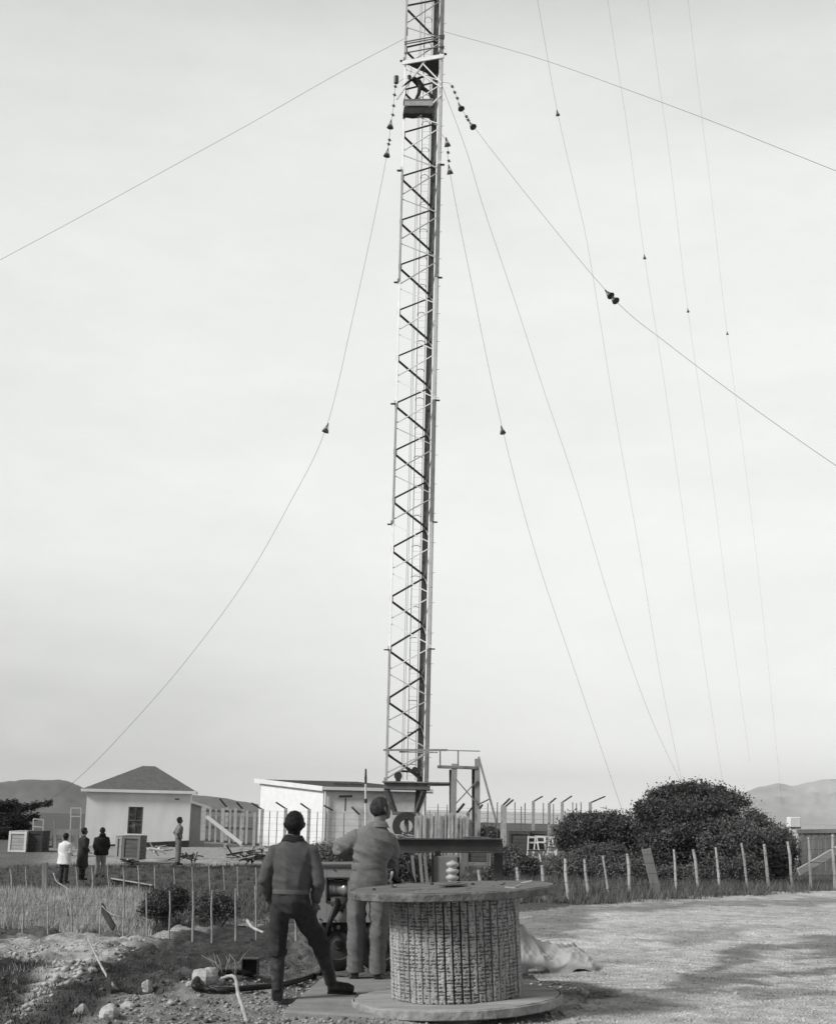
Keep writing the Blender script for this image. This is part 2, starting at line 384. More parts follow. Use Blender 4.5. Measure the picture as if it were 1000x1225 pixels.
# ------------------------------------------------------------------ the lattice mast
MY = 64.0; SIDE = 2.03; MZ0 = 2.82; NODE0 = 4.24; PAN = 2.35
Lp = np.array([-1.197, 64.0]); Fp = Lp + SIDE * np.array([.928, -.371]); Bp = Lp + SIDE * np.array([.786, .618])
MC = (Lp + Fp + Bp) / 3
def v3(p, z): return Vector((p[0], p[1], z))
mast = thing('lattice_mast', 'tall guyed lattice mast painted in pale and dark bands on a tapered foot', 'mast', (MC[0], MC[1], -.35))
bands = [(2.82, 8.8, 0), (8.8, 14.72, 1), (14.72, 20.62, 0), (20.62, 26.8, 1), (26.8, 32.7, 0), (32.7, 38.7, 1), (38.7, 44.6, 0)]
def bandm(z):
    for a, b, k in bands:
        if a <= z < b: return k
    return int((z - 2.82) / 5.97) % 2
for nm, P, wd in (('left', Lp, .15), ('front', Fp, .14), ('back', Bp, .17)):
    out = Vector((P[0] - MC[0], P[1] - MC[1], 0)).normalized()
    tng = out.cross(Vector((0, 0, 1)))
    leg_root = None
    for a, b, k in bands:
        m_ = MB(); c = v3(P, 0)
        for sgn in (1, -1):      # rolled steel angle, two flanges, plus bolted splice and flange plates
            dv = (-out * .5 + tng * sgn * .866) * wd
            q = [c, c + dv, c + dv + out * .018, c + out * .018]
            m_.poly([v + Vector((0, 0, a)) for v in q], (0, 0, b - a - .004))
        m_.box(c + Vector((0, 0, a + .09)), (wd * .9, wd * .9, .14))
        if nm == 'back': mm = mat('back_leg_shade_paint', .09, .6, .4, 2, spots=.4, spotg=.045, spotscale=6)  # shade on the back leg put into one dark paint
        else: mm = M_mwhite if k else M_mgrey
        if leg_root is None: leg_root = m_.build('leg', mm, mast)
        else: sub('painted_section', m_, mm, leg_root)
nb = 0
topz = 44.6
upper = MB()
def brace(P, z1, Q_, z2, w_, m_, far=False):
    global nb
    a = v3(P, z1); b = v3(Q_, z2); d = (b - a).normalized(); a = a + d * .12; b = b - d * .12
    if max(z1, z2) > topz or nb >= 98: upper.bar(a, b, w_, .03); return
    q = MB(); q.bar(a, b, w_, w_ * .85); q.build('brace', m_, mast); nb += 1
k = 0; zz = NODE0
M_bl = mat('brace_light_grey', .45, .6, .2, 3); M_bw = mat('brace_white', .78, .6, .1, 3)
for k in range(-1, 96):
    z = NODE0 + PAN * k
    if k < 17:
        # back-left face: zigzag, its shade put into dark paint, with nodes on the left leg at z
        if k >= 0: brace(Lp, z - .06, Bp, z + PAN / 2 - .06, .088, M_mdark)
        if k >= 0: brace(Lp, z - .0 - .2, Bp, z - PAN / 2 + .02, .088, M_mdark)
        # front-left face: nodes on the front leg at z
        lm = M_bw if bandm(z) else M_bl
        if k >= 0: brace(Fp, z + .04, Lp, z + PAN / 2 - .08, .05, lm); brace(Fp, z - .12, Lp, z - PAN / 2 + .1, .05, lm)
        # right face, seen almost edge-on
        if k >= 0: brace(Fp, z + .05, Bp, z + PAN / 2 - .1, .045, lm)
        if k >= 0: brace(Fp, z - .05, Bp, z - PAN / 2 + .1, .045, lm)
    else:
        for (P, Q_, dz) in ((Lp, Bp, .5), (Lp, Bp, -.5), (Fp, Lp, .5), (Fp, Lp, -.5), (Fp, Bp, .5), (Fp, Bp, -.5)):
            upper.bar(v3(P, z), v3(Q_, z + dz * PAN), .07, .06)
for P in (Lp, Fp, Bp): upper.bar(v3(P, topz + .01), v3(P, 230), .17)
struct(upper.build('upper_section', M_mgrey, mast), 'stuff')
# bottom panel braces
for a, b, w_ in ((v3(Lp, 2.9), v3(Fp, 4.1), .06), (v3(Lp, 4.1), v3(Bp, 2.95), .07), (v3(Fp, 3.0), v3(Bp, 4.1), .06)):
    q = MB(); q.bar(a, b, w_, .05); q.build('brace', M_mgrey if w_ < .07 else M_mdark, mast)
# gusset plates, step bolts and splice lugs
for k in range(0, 16):
    z = NODE0 + PAN * k
    for c, d in ((v3(Lp, z - .1) + Vector((.05, .05, 0)), (.16, .03, .26)), (v3(Fp, z) + Vector((-.05, .0, 0)), (.15, .03, .28)), (v3(Bp, z + PAN / 2) + Vector((-.06, -.03, 0)), (.14, .03, .26))):
        q = MB(); q.box(c, d); q.build('gusset_plate', M_mgrey, mast)
q = MB()
for a, b, kk in bands[1:]:
    for P, s_ in ((Lp, -1), (Fp, 1)): q.box(v3(P, a - .02) + Vector((s_ * .13, 0, 0)), (.2, .14, .05))
for k in range(0, 60): 
    z = 3.2 + k * .7
    q.bar(v3(Fp, z) + Vector((.02, -.05, 0)), v3(Fp, z) + Vector((.16 if k % 2 else .05, -.14, 0)), .016)
q.build('lug', M_steel, mast)
# ladder with hoops, hanging rope lines
LX = Lp * .30 + Bp * .70 + np.array([.05, -.25]); lad = MB()
for s_ in (-1, 1):
    lad.bar((LX[0] + s_ * .19, LX[1], 2.9), (LX[0] + s_ * .19, LX[1], 44), .03, .03)
z = 3.1
while z < 44: lad.bar((LX[0] - .19, LX[1], z), (LX[0] + .19, LX[1], z), .007); z += .36
lad.build('ladder', mat('ladder_steel', .22, .6, .2, 5), mast)
z = 3.6; lad = MB()
while z < 44:
    pts = [(LX[0] - .19 - .05 * math.sin(a) - .0, LX[1] - .62 * math.sin(a), z) for a in (0, .5, 1.0)] 
    ring = [(LX[0] - .02 - .20 * math.cos(a) , LX[1] - .42 * math.sin(a), z) for a in np.linspace(0, math.pi, 9)]
    lad.tube(ring, .017, 4, cap=False); z += 1.45
lad.build('ladder_hoop', mat('ladder_steel', .22), mast)
lad = MB()
for dx, dy in ((.72, .1), (.80, .2)): lad.tube([(Lp[0] + dx, Lp[1] + dy, 2.9), (Lp[0] + dx + .02, Lp[1] + dy, 43)], .009, 4)
lad.build('hoisting_line', M_gsteel, mast)
# work stage, rail and ladder platform high on the mast
zs = 38.55
st = MB(); st.poly([v3(Lp, zs) + Vector((-.12, -.05, 0)), v3(Fp, zs) + Vector((.12, -.12, 0)), v3(Bp, zs) + Vector((.1, .1, 0))], (0, 0, .05)); st.build('stage_floor', M_steel, mast)
st = MB(); st.bar(v3(Lp, zs - .05) + Vector((-.1, -.12, 0)), v3(Fp, zs - .05) + Vector((.1, -.14, 0)), .08, .2); st.build('stage_edge_beam', M_mwhite, mast)
st = MB()
for z in (zs + .5, zs + 1.0, zs + 1.12):
    st.bar(v3(Lp, z) + Vector((-.03, -.12, 0)), v3(Fp, z) + Vector((.05, -.12, 0)), .045, .05)
    st.bar(v3(Fp, z) + Vector((.08, -.1, 0)), v3(Bp, z) + Vector((.08, 0, 0)), .045, .05)
st.bar(v3(Lp, zs + 1.5) + Vector((.1, -.1, 0)), v3(Lp, zs + 1.9) + Vector((.1, -.1, 0)), .05)
st.build('guard_rail', M_steel, mast)
for a, b in ((v3(Lp, zs - .2) + Vector((0.2, -.1, 0)), v3(Fp, zs - 1.75)), (v3(Lp * .45 + Fp * .55, zs - .1), v3(Lp, zs - 2.1) + Vector((-.35, -.1, 0))), (v3(Lp * .5 + Fp * .5, zs - .25), v3(Fp, zs - 1.5)), (v3(Lp * .55 + Fp * .45, zs - 3.1), v3(Fp, zs - 2.15))):
    q = MB(); q.bar(a + Vector((0, -.04, 0)), b + Vector((0, -.06, 0)), .08, .06); q.build('stage_strut', M_bw, mast)
# foot: deck plate, box beam, tapering legs, insulator ring and pier
ft = MB(); ft.poly([(-1.25, 63.1, 2.45), (.80, 62.9, 2.45), (.85, 65.5, 2.45), (-1.25, 64.6, 2.45)], (0, 0, .30)); ft.build('foot_beam', mat('foot_paint', .15, .6, .3, 3), mast, bevel=.02)
ft = MB(); ft.poly([(-1.32, 62.95, 2.753), (1.75, 62.7, 2.753), (1.8, 63.3, 2.753), (.95, 65.7, 2.753), (-1.3, 64.8, 2.753)], (0, 0, .06)); ft.bar((.7, 62.9, 2.68), (1.72, 62.9, 2.72), .1, .12); ft.build('foot_deck', M_wood, mast)
fp0 = at(486, 970, 63.9)
for tx, ty in ((-1.12, 63.2), (.55, 63.05), (.3, 65.1)):
    ft = MB(); b_ = Vector((fp0.x + (.45 if tx > 0 else -.5), 63.9 + (-.1 if ty < 64 else .3), 1.45)); ft.bar((tx, ty, 2.447), b_, .2, .2, taper=.85); ft.build('foot_leg', mat('foot_paint', .17), mast)
ft = MB(); ft.poly([(fp0.x - .62, 63.6, 1.33), (fp0.x + .62, 63.6, 1.33), (fp0.x + .62, 64.3, 1.33), (fp0.x - .62, 64.3, 1.33)], (0, 0, .15)); ft.build('foot_plate', mat('foot_paint', .17), mast)
rc = at(486, 988.5, 63.4)
ft = MB(); prof = [(.30, -.1), (.60, -.1), (.62, -.07), (.62, .07), (.60, .1), (.34, .1), (.32, .07), (.28, -.07), (.30, -.1)]; ft.lathe(rc, prof, 40, 'Y'); ft.build('base_ring', mat('foot_paint_dark', .055, .6, .3, 3), mast, smooth=False)
ft = MB(); ft.tube([(rc.x, 64.2, -.6), (rc.x, 64.2, .0), (rc.x, 64.2, .02), (rc.x, 64.2, 1.33)], [.9, .9, .13, .10], 16); ft.build('pier', M_conc, mast)

# ------------------------------------------------------------------ guy wires (each lies in the vertical plane through its mast fixing and its anchor)
def catmull(P, n=10):
    P = [np.array(p, float) for p in P]; P = [2 * P[0] - P[1]] + P + [2 * P[-1] - P[-2]]; out = []
    for i in range(1, len(P) - 2):
        for t in np.linspace(0, 1, n, endpoint=False):
            a, b, c, d = P[i - 1:i + 3]
            out.append(.5 * (2 * b + (c - a) * t + (2 * a - 5 * b + 4 * c - d) * t * t + (3 * b - a - 3 * c + d) * t ** 3))
    out.append(P[-2]); return out
def plane_hit(px, py, O, dirv):
    n = Vector((-dirv[1], dirv[0], 0)); d = Vector(ray(px, py)); c = Vector(CO); t = (Vector((O[0], O[1], 0)) - c).dot(n) / d.dot(n); return c + d * t
def insulator(c, d, s=.34):
    "strain insulator: porcelain block between two spread clevis plates"
    q = MB(); d = d.normalized(); sd = d.cross(Vector((0, 1, 0))).normalized(); fr = d.cross(sd)
    q.tube([c - d * s * .25, c + d * s * .02, c + d * s * .3], [s * .12, s * .30, s * .42], 12)
    for k in (-1, 1):
        q.bar(c - d * s * .9, c + d * s * .25 + sd * (k * s * .42), s * .07)
        q.bar(c - d * s * .9, c + d * s * .25 + fr * (k * s * .38), s * .07)
    q.tube([c - d * s * 1.0, c - d * s * .8], s * .1, 8); q.tube([c + d * s * .3, c + d * s * .36], s * .5, 12)
    return q
def guy(label, start, azim, pts, ins, r=.009, group='guy wires of the mast', chain=None, ends=None, smooth=8, isize=.34):
    O = start; P3 = [Vector(start)] if start[2] is not None else []
    P3 += [plane_hit(px, py, O, azim) for px, py in pts]
    if ends is not None: P3.append(Vector(ends))
    cur = [Vector(p) for p in catmull(P3, smooth)]
    root = thing('guy_wire', label, 'wire', P3[0], group)
    q = MB(); q.tube(cur, r, 5); q.build('wire_rope', M_gsteel, root)
    for px, py in ins:
        c = plane_hit(px, py, O, azim); j = min(range(len(cur) - 1), key=lambda i: (cur[i] - c).length); d = cur[j + 1] - cur[j]
        if d.length < 1e-6: d = Vector((0, 0, -1))
        insulator(c, d, isize).build('insulator', M_ins, root)
    if chain:
        q = MB()
        for (px, py) in chain:
            c = plane_hit(px, py, O, azim); q.box(c, (.10, .08, .12)); q.bar(c + Vector((-.1, 0, .03)), c + Vector((.1, 0, -.03)), .025)
        q.build('shackle', M_steel, root)
    return root
dL = (Lp - MC) / np.linalg.norm(Lp - MC); dF = (Fp - MC) / np.linalg.norm(Fp - MC); dB = (Bp - MC) / np.linalg.norm(Bp - MC)
def sp3(P, px, py): h = at(px, py, P[1]); return (P[0], P[1], h.z)
guy('plain guy wire from the left of the mast top to the left edge', sp3(Lp, 478, 45), dL, [(400, 90), (300, 147), (200, 202), (100, 257), (5, 308), (-120, 374), (-300, 468)], [])
guy('plain guy wire from the right of the mast top to the upper right edge', sp3(Fp, 537, 37), (.62, -.785), [(640, 68), (740, 103), (850, 144), (930, 176), (1000, 204), (1100, 243)], [])
g3 = guy('slack sagging guy wire running down left past the white hut', sp3(Lp, 474, 93), dL, [(473.5, 101), (472, 113), (470, 132), (467, 152), (463, 184), (448, 260), (422, 380), (390, 512), (345, 605), (290, 700), (215, 800), (140, 885), (95, 930), (60, 957), (30, 980)], [(467, 150), (463, 184), (390, 514)], chain=[(473, 103), (472, 113), (471, 126), (470, 137), (466, 167), (465, 172)])
q = MB(); c = plane_hit(474, 95, sp3(Lp, 474, 93), dL); q.tube([c + Vector((0, 0, .2)), c - Vector((0, 0, .18))], .12, 10); q.build('end_insulator', M_ins, g3)
guy('guy wire slanting to the lower right edge, with two insulators halfway', sp3(Fp, 537, 98), (.66, -.75), [(539, 100), (544, 110), (551, 127), (558, 139), (565, 149), (640, 245), (732, 355), (800, 412), (900, 487), (1000, 557), (1100, 624)], [(551, 128), (565, 150), (729, 352), (735, 358)], chain=[(541, 103), (544, 110), (547, 117), (558, 139), (560, 143)])
guy('plain thin guy wire without insulators, falling right of the mast to the trees', sp3(Fp, 534, 100), dB, [(558, 180), (579, 250), (620, 372), (650, 465), (690, 585), (730, 720), (775, 850), (816, 940), (826, 966)], [], r=.009)
guy('guy wire falling closest to the right of the mast, one insulator halfway down', sp3(Fp, 533, 158), dB, [(535, 172), (538, 205), (560, 318), (598, 500), (640, 660), (690, 810), (745, 972)], [(535, 172), (538, 205), (601, 516)], chain=[(536, 182), (537, 192)])
for lab, az, pts, ins_ in (
    ('leftmost of the four long wires from the top, its insulator the highest', dB, [(643, 0), (667, 134), (690, 235), (705, 305), (735, 490), (765, 660), (790, 810), (816, 938)], (667, 136)),
    ('second from left of the four long wires from the top edge', dB, [(727, 0), (750, 150), (771, 307), (795, 460), (822, 650), (845, 810), (866, 945)], (771, 308)),
    ('third from left of the four long wires from the top edge', dB, [(775, 0), (800, 180), (823, 372), (848, 545), (870, 715), (897, 912)], (823, 372)),
    ('rightmost of the four long wires from the top, its insulator the lowest', dB, [(823, 0), (847, 200), (870, 400), (893, 570), (913, 740), (936, 968)], (870, 399))):
    # start beyond the frame: follow the first slope up to the mast
    O = (MC[0] + dB[0] * .8, MC[1] + dB[1] * .8, 0)
    p0 = plane_hit(*pts[0], O, az); p1 = plane_hit(*pts[1], O, az)
    d = p0 - p1; hd = math.hypot(d.x, d.y); t = math.hypot(p0.x - O[0], p0.y - O[1]) / hd
    ztop = p0.z + d.z * t * 1.04
    guy(lab, (O[0], O[1], min(ztop, 228)), az, pts, [ins_], r=.0085 if 'leftmost' in lab else .0075, group='long guy wires from the upper mast', isize=.30)

# ------------------------------------------------------------------ people
def hull(mb, voxel=.012, sm=4, disp=0, dscale=.15, name='b', m=None, parent=None, dmid=.5):
    "weld overlapping lofts into one continuous surface; optional cloth folds"
    o = mb.build(name, None, None)
    rmod = o.modifiers.new('r', 'REMESH'); rmod.mode = 'VOXEL'; rmod.voxel_size = voxel
    s = o.modifiers.new('s', 'SMOOTH'); s.iterations = sm; s.factor = .5
    dg = bpy.context.evaluated_depsgraph_get(); me = bpy.data.meshes.new_from_object(o.evaluated_get(dg))
    off = Vector(parent.location) if parent is not None else Vector()
    n = len(me.vertices); co = np.empty(n * 3, np.float32); me.vertices.foreach_get('co', co); co = co.reshape(-1, 3)
    if disp:
        no = np.empty(n * 3, np.float32); me.vertices.foreach_get('normal', no) if hasattr(me.vertices[0], 'normal') else None
        no = no.reshape(-1, 3); dv = np.empty(n, np.float32)
        for i in range(n):
            p = Vector(co[i]) ; q_ = Vector((p.x / dscale * .75, p.y / dscale * .75, p.z / dscale * 1.7 + p.x / dscale * .9)); q2_ = Vector((p.x / dscale * 1.3, p.y / dscale, p.z / dscale * .45 - 7))
            r_ = abs(mnoise.noise(q_)); dv[i] = .75 * (.28 - r_ * 1.2) + .55 * (.2 - abs(mnoise.noise(q2_))) + .12 * mnoise.noise(q_ * 4)
        co += no * (dv * disp)[:, None]
    me.vertices.foreach_set('co', (co - np.array(off, np.float32)).ravel()); me.update()
    me.polygons.foreach_set('use_smooth', [True] * len(me.polygons))
    me.materials.clear(); me.materials.append(m)
    bpy.data.objects.remove(o)
    ob = bpy.data.objects.new(name, me); COL.objects.link(ob); ob.parent = parent; return ob
M_skin = mat('skin', .17, .6, .12, 12, .15, 60)
M_hair = mat('dark_hair', .012, .5, .5, 40, .8, 120, (1, 1, .3))
M_hairg = mat('greying_hair', .055, .5, .6, 30, .8, 110, (1, 1, .3))
def head_lofts(mb, c, yaw, tilt=0, s=1.0):
    "skull, jaw, nose, brow, lips and ears; faces local +Y before yaw"
    h = MB()
    h.ball((0, -.008, .025), (.074, .094, .088), 16, 12)
    h.tube([(0, .02, .0), (0, .045, -.06), (0, .05, -.105)], [(.066, .075), (.054, .055), (.028, .03)], 14)
    h.tube([(0, .094, .018), (0, .112, -.018), (0, .096, -.03)], [.008, .014, .010], 8)
    for k in (-1, 1):
        h.ball((k * .028, .078, .028), (.020, .016, .008), 8, 6)
        h.tube([(k * .074, .004, .028), (k * .097, -.008, .018), (k * .094, -.006, -.006), (k * .076, .006, -.032)], [(.008, .014), (.008, .019), (.008, .016), (.006, .010)], 8)
    h.ball((0, .092, -.048), (.022, .012, .006), 8, 5); h.ball((0, .090, -.058), (.020, .012, .006), 8, 5)
    M_ = Matrix.Translation(c) @ Matrix.Rotation(yaw, 4, 'Z') @ Matrix.Rotation(tilt, 4, 'X') @ Matrix.Scale(s, 4)
    mb.add([M_ @ Vector(v) for v in h.v], h.f); return M_
def eyes(M_, parent, k_=(-1, 1)):
    e = MB()
    for k in (-1, 1): e.ball((k * .028, .081, .010), (.012, .009, .007), 8, 6)
    e.v = [tuple(M_ @ Vector(v)) for v in e.v]; return e
def hairmesh(M_, thick=.010, low=-.07, front=.02, seed=0, ear=True):
    "a cap of hair over crown, sides and nape, leaving the face free"
    q = MB(); n, m_ = 40, 28; vs = []
    for i in range(m_ + 1):
        a = math.pi * i / m_
        for k in range(n):
            b = 2 * math.pi * k / n
            d = Vector((math.sin(a) * math.cos(b), math.sin(a) * math.sin(b), math.cos(a)))
            fz = max(0, d.y); lim = low if d.y < .2 else low + (front + .045 - low) * min(1, (d.y - .2) / .45)
            r_ = Vector((.076 * d.x, .097 * d.y, .090 * d.z)); z = r_.z + .025
            w_ = thick * (1 + .55 * mnoise.noise(d * 7 + Vector((seed, 0, 0))) + .3 * mnoise.noise(d * 19))
            if z < lim: w_ = -.012
            elif z < lim + .02: w_ *= (z - lim) / .02
            p = Vector((0, -.008, .025)) + r_ + d * w_
            if p.z < -.03 and d.y < 0: p = Vector((p.x * (1 - .0 * p.z), p.y * .92, p.z))
            vs.append(M_ @ p)
    fs = [(i * n + k, i * n + (k + 1) % n, (i + 1) * n + (k + 1) % n, (i + 1) * n + k) for i in range(m_) for k in range(n)]
    q.add(vs, fs)
    k = MB(); k.tube([(0, -.030, .03), (0, -.036, -.03), (0, -.034, -.075), (0, -.024, -.10)], [(.070, .066), (.064, .060), (.054, .044), (.044, .030)], 18, side=(1, 0, 0))
    q.add([M_ @ Vector(v) for v in k.v], k.f)
    hr = random.Random(int(seed) + 5); vs = []; fs = []
    for t in range(2600):
        d = Vector((hr.gauss(0, 1), hr.gauss(0, 1), hr.gauss(0, 1))).normalized(); lim = low if d.y < .2 else low + (front + .045 - low) * min(1, (d.y - .2) / .45)
        p = Vector((0, -.008, .025)) + Vector((.076 * d.x, .097 * d.y, .090 * d.z)) * 1.03 + d * thick * .8
        if p.z < lim + .01: continue
        dn = Vector((d.x * .3 + hr.gauss(0, .35), -.25 + hr.gauss(0, .35), -.8 + hr.gauss(0, .3))); dn = (dn - d * dn.dot(d)).normalized(); sd = d.cross(dn) * .0022; l_ = hr.uniform(.012, .026); i_ = len(vs)
        vs += [p - sd - dn * l_ * .4, p + sd - dn * l_ * .4, p + dn * l_ * .6 + d * hr.uniform(.001, .007)]; fs.append((i_, i_ + 1, i_ + 2))
    q.add([M_ @ v for v in vs], fs); return q
def hand(mb, wrist, d, palm_n, s=1.0, curl=.5, thumb=1):
    "palm with four unequal bent fingers and a thumb from its side"
    d = Vector(d).normalized(); pn = (Vector(palm_n) - d * d.dot(Vector(palm_n))).normalized(); sd = d.cross(pn) * thumb
    mb.tube([wrist - d * .02, wrist + d * .03, wrist + d * .085 * s], [(.026, .018), (.036 * s, .016), (.040 * s, .014)], 10, side=sd)
    for i, ln in enumerate((.070, .080, .074, .058)):
        b = wrist + d * .085 * s + sd * ((1.5 - i) * .020 * s); p = [b - d * .02]; dr = d.copy(); q_ = b.copy(); p.append(q_.copy())
        for seg in range(3):
            dr = (dr + pn * curl * (.5 + .35 * seg)).normalized(); q_ = q_ + dr * (ln * s * (.42, .33, .25)[seg]); p.append(q_.copy())
        mb.tube(p, [.009 * s, .0095 * s, .0088 * s, .008 * s, .006 * s], 7, side=sd)
    b = wrist + d * .03 * s + sd * .03 * s
    mb.tube([b - sd * .02, b + sd * .012 + d * .02, b + sd * .022 + d * .045 + pn * .012, b + sd * .022 + d * .065 + pn * .026], [.013 * s, .012 * s, .010 * s, .008 * s], 7)

# --- the man on the left, seen from behind, in pullover and rubber boots
g1 = gp(338, 1200); g1.z = max(g1.z, .03)
O1 = Vector((g1.x + .045, 12.9, .035)); X = lambda x, y, z: O1 + Vector((x, y, z * .938))
P1 = thing('person', 'man in knitted pullover and rubber boots standing on the left, hands in pockets', 'person', O1)
M_pull = mat('pullover_wool', .115, .95, .12, 60, .6, 260); M_trou = mat('dark_trousers', .036, .9, .2, 20, .3, 120)
M_boot = mat('rubber_boot', .035, .5, .6, 10, .3, 40, spots=.38, spotg=.10, spotscale=7)
b = MB()    # body: neck, head, arms to the hands, one skin under the clothes
MH = head_lofts(b, X(.005, .01, 1.598), R(4), R(8))
b.tube([X(0, -.005, 1.42), X(0, -.005, 1.50), X(.005, 0, 1.57)], [(.075, .06), (.055, .055), (.055, .058)], 14)
b.tube([X(0, 0, .9), X(0, 0, 1.1), X(0, 0, 1.32), X(0, 0, 1.43)], [(.13, .10), (.14, .10), (.17, .10), (.10, .08)], 16)
arms = (((-.165, 0, 1.345), (-.248, -.03, 1.09), (-.205, .09, .90)), ((.17, 0, 1.345), (.252, -.03, 1.065), (.215, .09, .885)))
for S_, E_, W_ in arms:
    b.tube([X(*S_), X(*E_), X(*W_)], [.05, .042, .03], 10)
    sg = -1 if S_[0] < 0 else 1
    hand(b, X(*W_), (-.12 * sg, .35, -.9), (0, .3, .3), .95, .25, thumb=1)
for h0, k0, a0 in (((-.085, 0, .84), (-.105, .03, .48), (-.085, .0, .10)), ((.085, 0, .84), (.262, .22, .475), (.375, .42, .11))):
    b.tube([X(*h0), X(*k0), X(*a0)], [.085, .055, .04], 12)
hull(b, .008, 3, name='body', m=M_skin, parent=P1)
eyes(MH, P1).build('eye', M_glass, P1, True)
hairmesh(MH, .011, -.066, .03, 1).build('hair', M_hair, P1, True)
b = MB()    # pullover
b.tube([X(0, 0, .975), X(0, 0, 1.02), X(0, 0, 1.12), X(0, .0, 1.25), X(0, 0, 1.33), X(0, 0, 1.385), X(0, 0, 1.435), X(0, 0, 1.475)],
       [(.158, .125), (.176, .135), (.184, .138), (.196, .138), (.200, .13), (.170, .115), (.118, .09), (.075, .068)], 28)
for S_, E_, W_ in arms:
    s0 = Vector(S_); b.ball(X(*s0), (.070, .078, .066), 12, 8)
    b.tube([X(s0.x * .6, 0, 1.365), X(*S_), X(*((Vector(S_) + Vector(E_)) / 2)), X(*E_), X(*((Vector(E_) + Vector(W_)) / 2)), X(*W_)], [(.06, .07), (.068, .078), (.062, .072), (.058, .064), (.056, .06), .044], 14)
hull(b, .008, 12, .026, .16, 'pullover', M_pull, P1)
b = MB(); b.tube([X(0, 0, .955), X(0, 0, .972), X(0, 0, 1.0)], [(.166, .131), (.171, .135), (.172, .136)], 36, cap=False); b.build('pullover_hem', mat('hem_wool', .15, .95, .2, 60, .5, 200, (3, 3, .2)), P1, True)
b = MB()    # shirt collar standing out of the neck
n = 26; vs = []
for i, (r1, z) in enumerate(((.078, 1.462), (.074, 1.502), (.080, 1.507), (.098, 1.478), (.108, 1.452))):
    for k in range(n):
        a = -math.pi / 2 + (k / (n - 1) - .5) * 5.2; vs.append(X(r1 * math.cos(a) * 1.05, r1 * math.sin(a) * .92, z - .02 * (1 - abs(math.sin(a))) + .006 * math.sin(a * 5)))
b.add(vs, [(i * n + k, i * n + k + 1, (i + 1) * n + k + 1, (i + 1) * n + k) for i in range(4) for k in range(n - 1)]); b.build('collar', mat('collar_cloth', .02, .9), P1, True)
b = MB()    # trousers
b.tube([X(0, 0, .985), X(0, .0, .93), X(0, -.015, .87), X(0, -.01, .80), X(0, 0, .76)], [(.148, .110), (.165, .128), (.178, .145), (.172, .13), (.11, .09)], 26)
b.tube([X(-.085, -.005, .84), X(-.095, 0, .70), X(-.108, .02, .50), X(-.103, .01, .42), X(-.097, .005, .37)], [(.094, .11), (.088, .10), (.080, .09), (.090, .098), (.076, .08)], 18)
b.tube([X(.085, -.005, .84), X(.15, .08, .69), X(.245, .20, .51), X(.278, .245, .44), X(.295, .27, .39)], [(.096, .11), (.092, .10), (.082, .092), (.092, .10), (.078, .082)], 18)
hull(b, .008, 6, .030, .14, 'trousers', M_trou, P1)
for pts, rad, foot in (([(-.097, .005, .42), (-.095, .0, .30), (-.088, -.01, .15), (-.085, -.02, .07)], [.066, .064, .054, .052], [(-.085, -.05, .045), (-.088, .05, .05), (-.098, .15, .042), (-.102, .20, .035)]),
                       ([(.272, .238, .455), (.305, .30, .33), (.345, .375, .19), (.365, .41, .09)], [.068, .066, .058, .054], [(.335, .41, .05), (.42, .42, .055), (.52, .415, .045), (.575, .41, .036)])):
    b = MB(); b.tube([X(*p) for p in pts], rad, 18)
    b.tube([X(*p) for p in foot], [(.046, .05), (.054, .058), (.052, .046), (.036, .032)], 14, side=(0, 0, 1) if foot[1][0] > .3 else (1, 0, 0))
    o = hull(b, .009, 3, .006, .06, 'boot', M_boot, P1)
    b = MB(); sl_ = [X(p[0], p[1], .012) for p in foot]; dv = (sl_[-1] - sl_[0]).normalized(); sdv = dv.cross(Vector((0, 0, 1)))
    ol = [sl_[0] - dv * .0 + sdv * .03, sl_[1] + sdv * .045, sl_[2] + sdv * .05, sl_[3] + dv * .02 + sdv * .025, sl_[3] + dv * .02 - sdv * .025, sl_[2] - sdv * .05, sl_[1] - sdv * .045, sl_[0] - dv * .0 - sdv * .03]
    b.poly([v + Vector((0, 0, -.03)) for v in ol], (0, 0, .03)); b.build('boot_sole', M_black, P1)

# --- the man at the winch in baggy overalls, head turned up to the right
O2 = Vector((at(438, 1174, 14.55).x, 14.55, .03)); X = lambda x, y, z: O2 + Vector((x, y, z * .988))
P2 = thing('person', 'taller man in baggy overalls at the winch, looking up, left arm bent', 'person', O2)
M_over = mat('overall_cotton', .19, .95, .10, 30, .4, 200); M_over2 = mat('overall_leg_cotton', .155, .95, .12, 20, .4, 200, (1, 1, .4))
b = MB()
MH = head_lofts(b, X(.105, .02, 1.672), R(-58), R(14))
b.tube([X(.07, -.01, 1.46), X(.09, -.0, 1.54), X(.10, .01, 1.63)], [(.085, .07), (.060, .058), (.058, .06)], 14)
b.tube([X(0, 0, .95), X(.01, 0, 1.15), X(.05, 0, 1.35), X(.07, 0, 1.46)], [(.15, .11), (.15, .10), (.18, .11), (.11, .08)], 16)
b.tube([X(-.12, 0, 1.43), X(-.31, .06, 1.28), X(-.16, .33, 1.20)], [.055, .045, .032], 10)
hand(b, X(-.16, .33, 1.20), (.55, .75, -.25), (0, .2, -1), 1.0, .75, thumb=-1)
b.tube([X(.20, 0, 1.38), X(.235, .13, 1.17), X(.16, .36, 1.12)], [.055, .045, .032], 10)
hand(b, X(.16, .36, 1.12), (-.4, .85, -.1), (0, .2, -1), 1.0, .75, thumb=1)
for sx in (-.115, .105): b.tube([X(sx * .8, 0, .85), X(sx, .0, .48), X(sx, 0, .08)], [.09, .055, .04], 12)
hull(b, .008, 3, name='body', m=M_skin, parent=P2)
eyes(MH, P2).build('eye', M_glass, P2, True)
hairmesh(MH, .015, -.066, .03, 5).build('hair', M_hairg, P2, True)
b = MB()    # jacket half of the overalls
